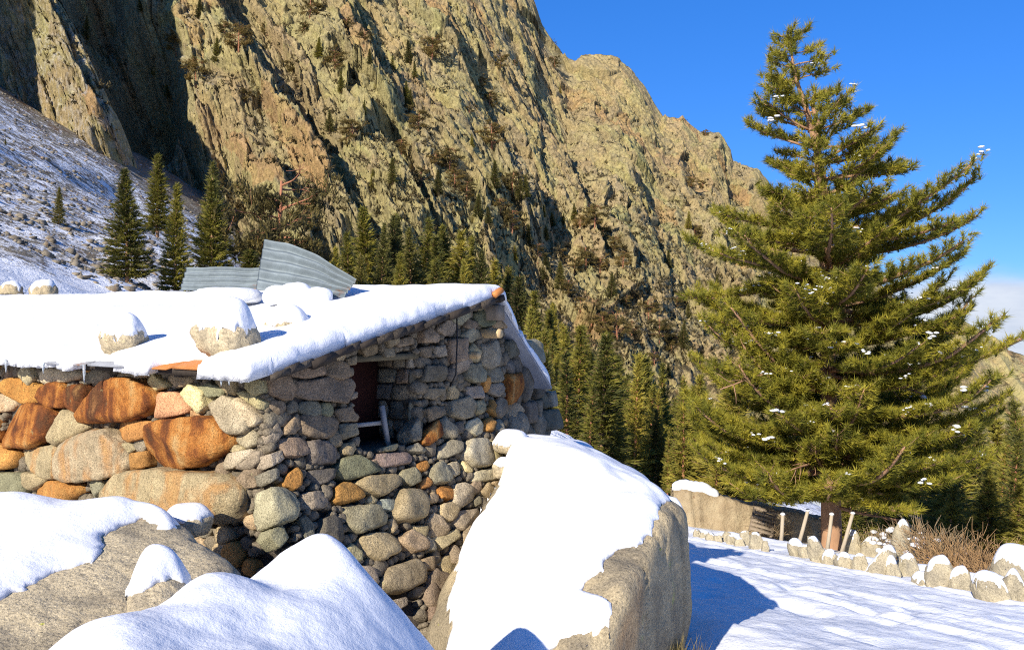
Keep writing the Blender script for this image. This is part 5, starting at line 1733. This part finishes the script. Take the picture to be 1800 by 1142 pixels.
# low shrubs on the ledges and in the gullies (uncountable)
def shrubs(n, seed):
    rg = np.random.default_rng(seed); C, D = [], []
    while len(C) < n:
        px, py = 60 + 1250 * rg.random(), 640 * rg.random() ** .8
        hit = CLIFF_BVH.ray_cast(Vector((0, 0, 0)), Vector(ray(px, py)).normalized())
        if hit[0] is None: continue
        nz = abs(hit[1].z)
        if px > 820 and py < 300 and rg.random() < .8: continue
        if rg.random() > (nz - .35) * 1.8 + (.25 if py > 330 else 0): continue
        c = np.array(hit[0]); s = .5 + 1.0 * rg.random()
        for _ in range(int(5 + 6 * rg.random())):
            C.append(c + rg.normal(size=3) * [s, s * .6, .35 * s] + [0, 0, .3]); v = rg.normal(size=3) * .6 + [0, -.2, .8]; D.append(v / np.linalg.norm(v))
    return needles(np.array(C), np.array(D), 6, .75, .26, .9, rg)
V, F = shrubs(20000, 6)
obj('shrubs', V, F, m_foliage('ledge_shrub', (.085, .068, .028), (.028, .026, .013), (.13, .095, .04), .12), smooth_shade=False, kind='stuff', label='low dark shrubs growing on ledges of the cliff', cat='shrubs')

# bare reddish shrubs by the road
M_TWIG = m_wood('red_brown_twigs', (.42, .26, .11), (.24, .14, .07), 30)
M_TWIGG = m_wood('pale_dry_twigs', (.40, .30, .17), (.22, .15, .08), 30)
def bush(px, py, d, w, h, n, mat, label, seed, snow=0):
    rg = np.random.default_rng(seed); b = at(px, py, d); g = gz(b[0], b[1]); b[2] = min(b[2], g + .1); parts = []
    tips = []
    for _ in range(n):
        a = rg.random() * 6.28; rr = w * .5 * rg.random() ** .6
        p0 = b + np.array([math.cos(a) * rr * .35, math.sin(a) * rr * .35, -.05])
        v = np.array([math.cos(a) * rr * 1.1, math.sin(a) * rr * 1.1, h * (.6 + .45 * rg.random())]); L = np.linalg.norm(v)
        q = limb(p0, v / L, L, rg, 4, wob=.10); parts.append(tube(q, np.linspace(.007, .0025, 5), 3)); tips.append(q[-1])
        for _k in range(3):
            i = rg.integers(1, 5); u = v / L + rg.normal(size=3) * .45; u /= np.linalg.norm(u)
            parts.append(tube(limb(q[i], u, L * .3, rg, 2, wob=.1), [.006, .005, .003], 3))
    V, F = join(parts)
    o = obj('shrub', V, F, mat, center=True, label=label, cat='shrub', group='bare shrubs behind the roadside row')
    if snow:
        Dd, f = ico(1); sv = [Dd * (.03 + .05 * rg.random()) * [1.3, 1.2, .7] + tips[rg.integers(len(tips))] - rg.random() * .3 * np.array([0, 0, h]) for _ in range(snow)]
        V, F = join([(q, f) for q in sv]); link('snow_flecks', mesh_from('snow_flecks', V - np.array(o.location), F, M_SNOW), o, kind='stuff')
bush(1690, 978, 16.5, 1.3, .78, 260, M_TWIG, 'big reddish brown leafless shrub behind the edge stones', 1)
bush(1640, 965, 17.5, 1.0, .9, 130, M_TWIGG, 'yellowish leafless shrub left of the big red one', 2, 8)
bush(1750, 1000, 15.0, 1.0, .7, 120, M_TWIG, 'low red brown shrub in front of the broad snowy rock', 3)
bush(1590, 950, 19.0, .9, .7, 70, M_TWIGG, 'snow covered dry shrub between big pine and red shrub', 4, 40)
bush(1545, 925, 20.6, 1.0, .55, 80, M_TWIGG, 'low dry shrub just right of the big pine trunk', 5, 6)
bush(1360, 935, 22.0, .9, .5, 60, M_TWIGG, 'thin dry shrub beside the pallet', 6, 2)
a, b = at(1540, 886, 20.4), at(1618, 914, 20.0)
q = limb(a, (b - a) / np.linalg.norm(b - a), np.linalg.norm(b - a), np.random.default_rng(1), 8, wob=.05)
V, F = join([tube(q, np.linspace(.05, .02, 9), 7), tube(limb(q[3], (b - a) / 2 + np.array([.1, 0, -.25]), .6, np.random.default_rng(2), 4), [.03, .025, .02, .015, .01], 5)])
obj('fallen_branch', V, F, M_BARKG, center=True, label='pale broken branch hanging right of the big pine trunk', cat='branch')

# dry grass tuft at the foot of the big boulder
rg = np.random.default_rng(9); parts = []
b = at(1185, 1140, 6.2)
C = b + rg.normal(size=(60, 3)) * [.09, .07, .01] + [0, 0, -.05]
V, F = needles(C, np.tile(np.array([[0, 0, 1.0]]), (60, 1)), 7, .16, .006, .45, rg)
obj('grass_tuft', V, F, m_foliage('dry_grass', (.36, .29, .10), (.20, .15, .06), (.5, .4, .15), 9), center=True, smooth_shade=False, label='tuft of dry grass at the foot of the big boulder', cat='grass')
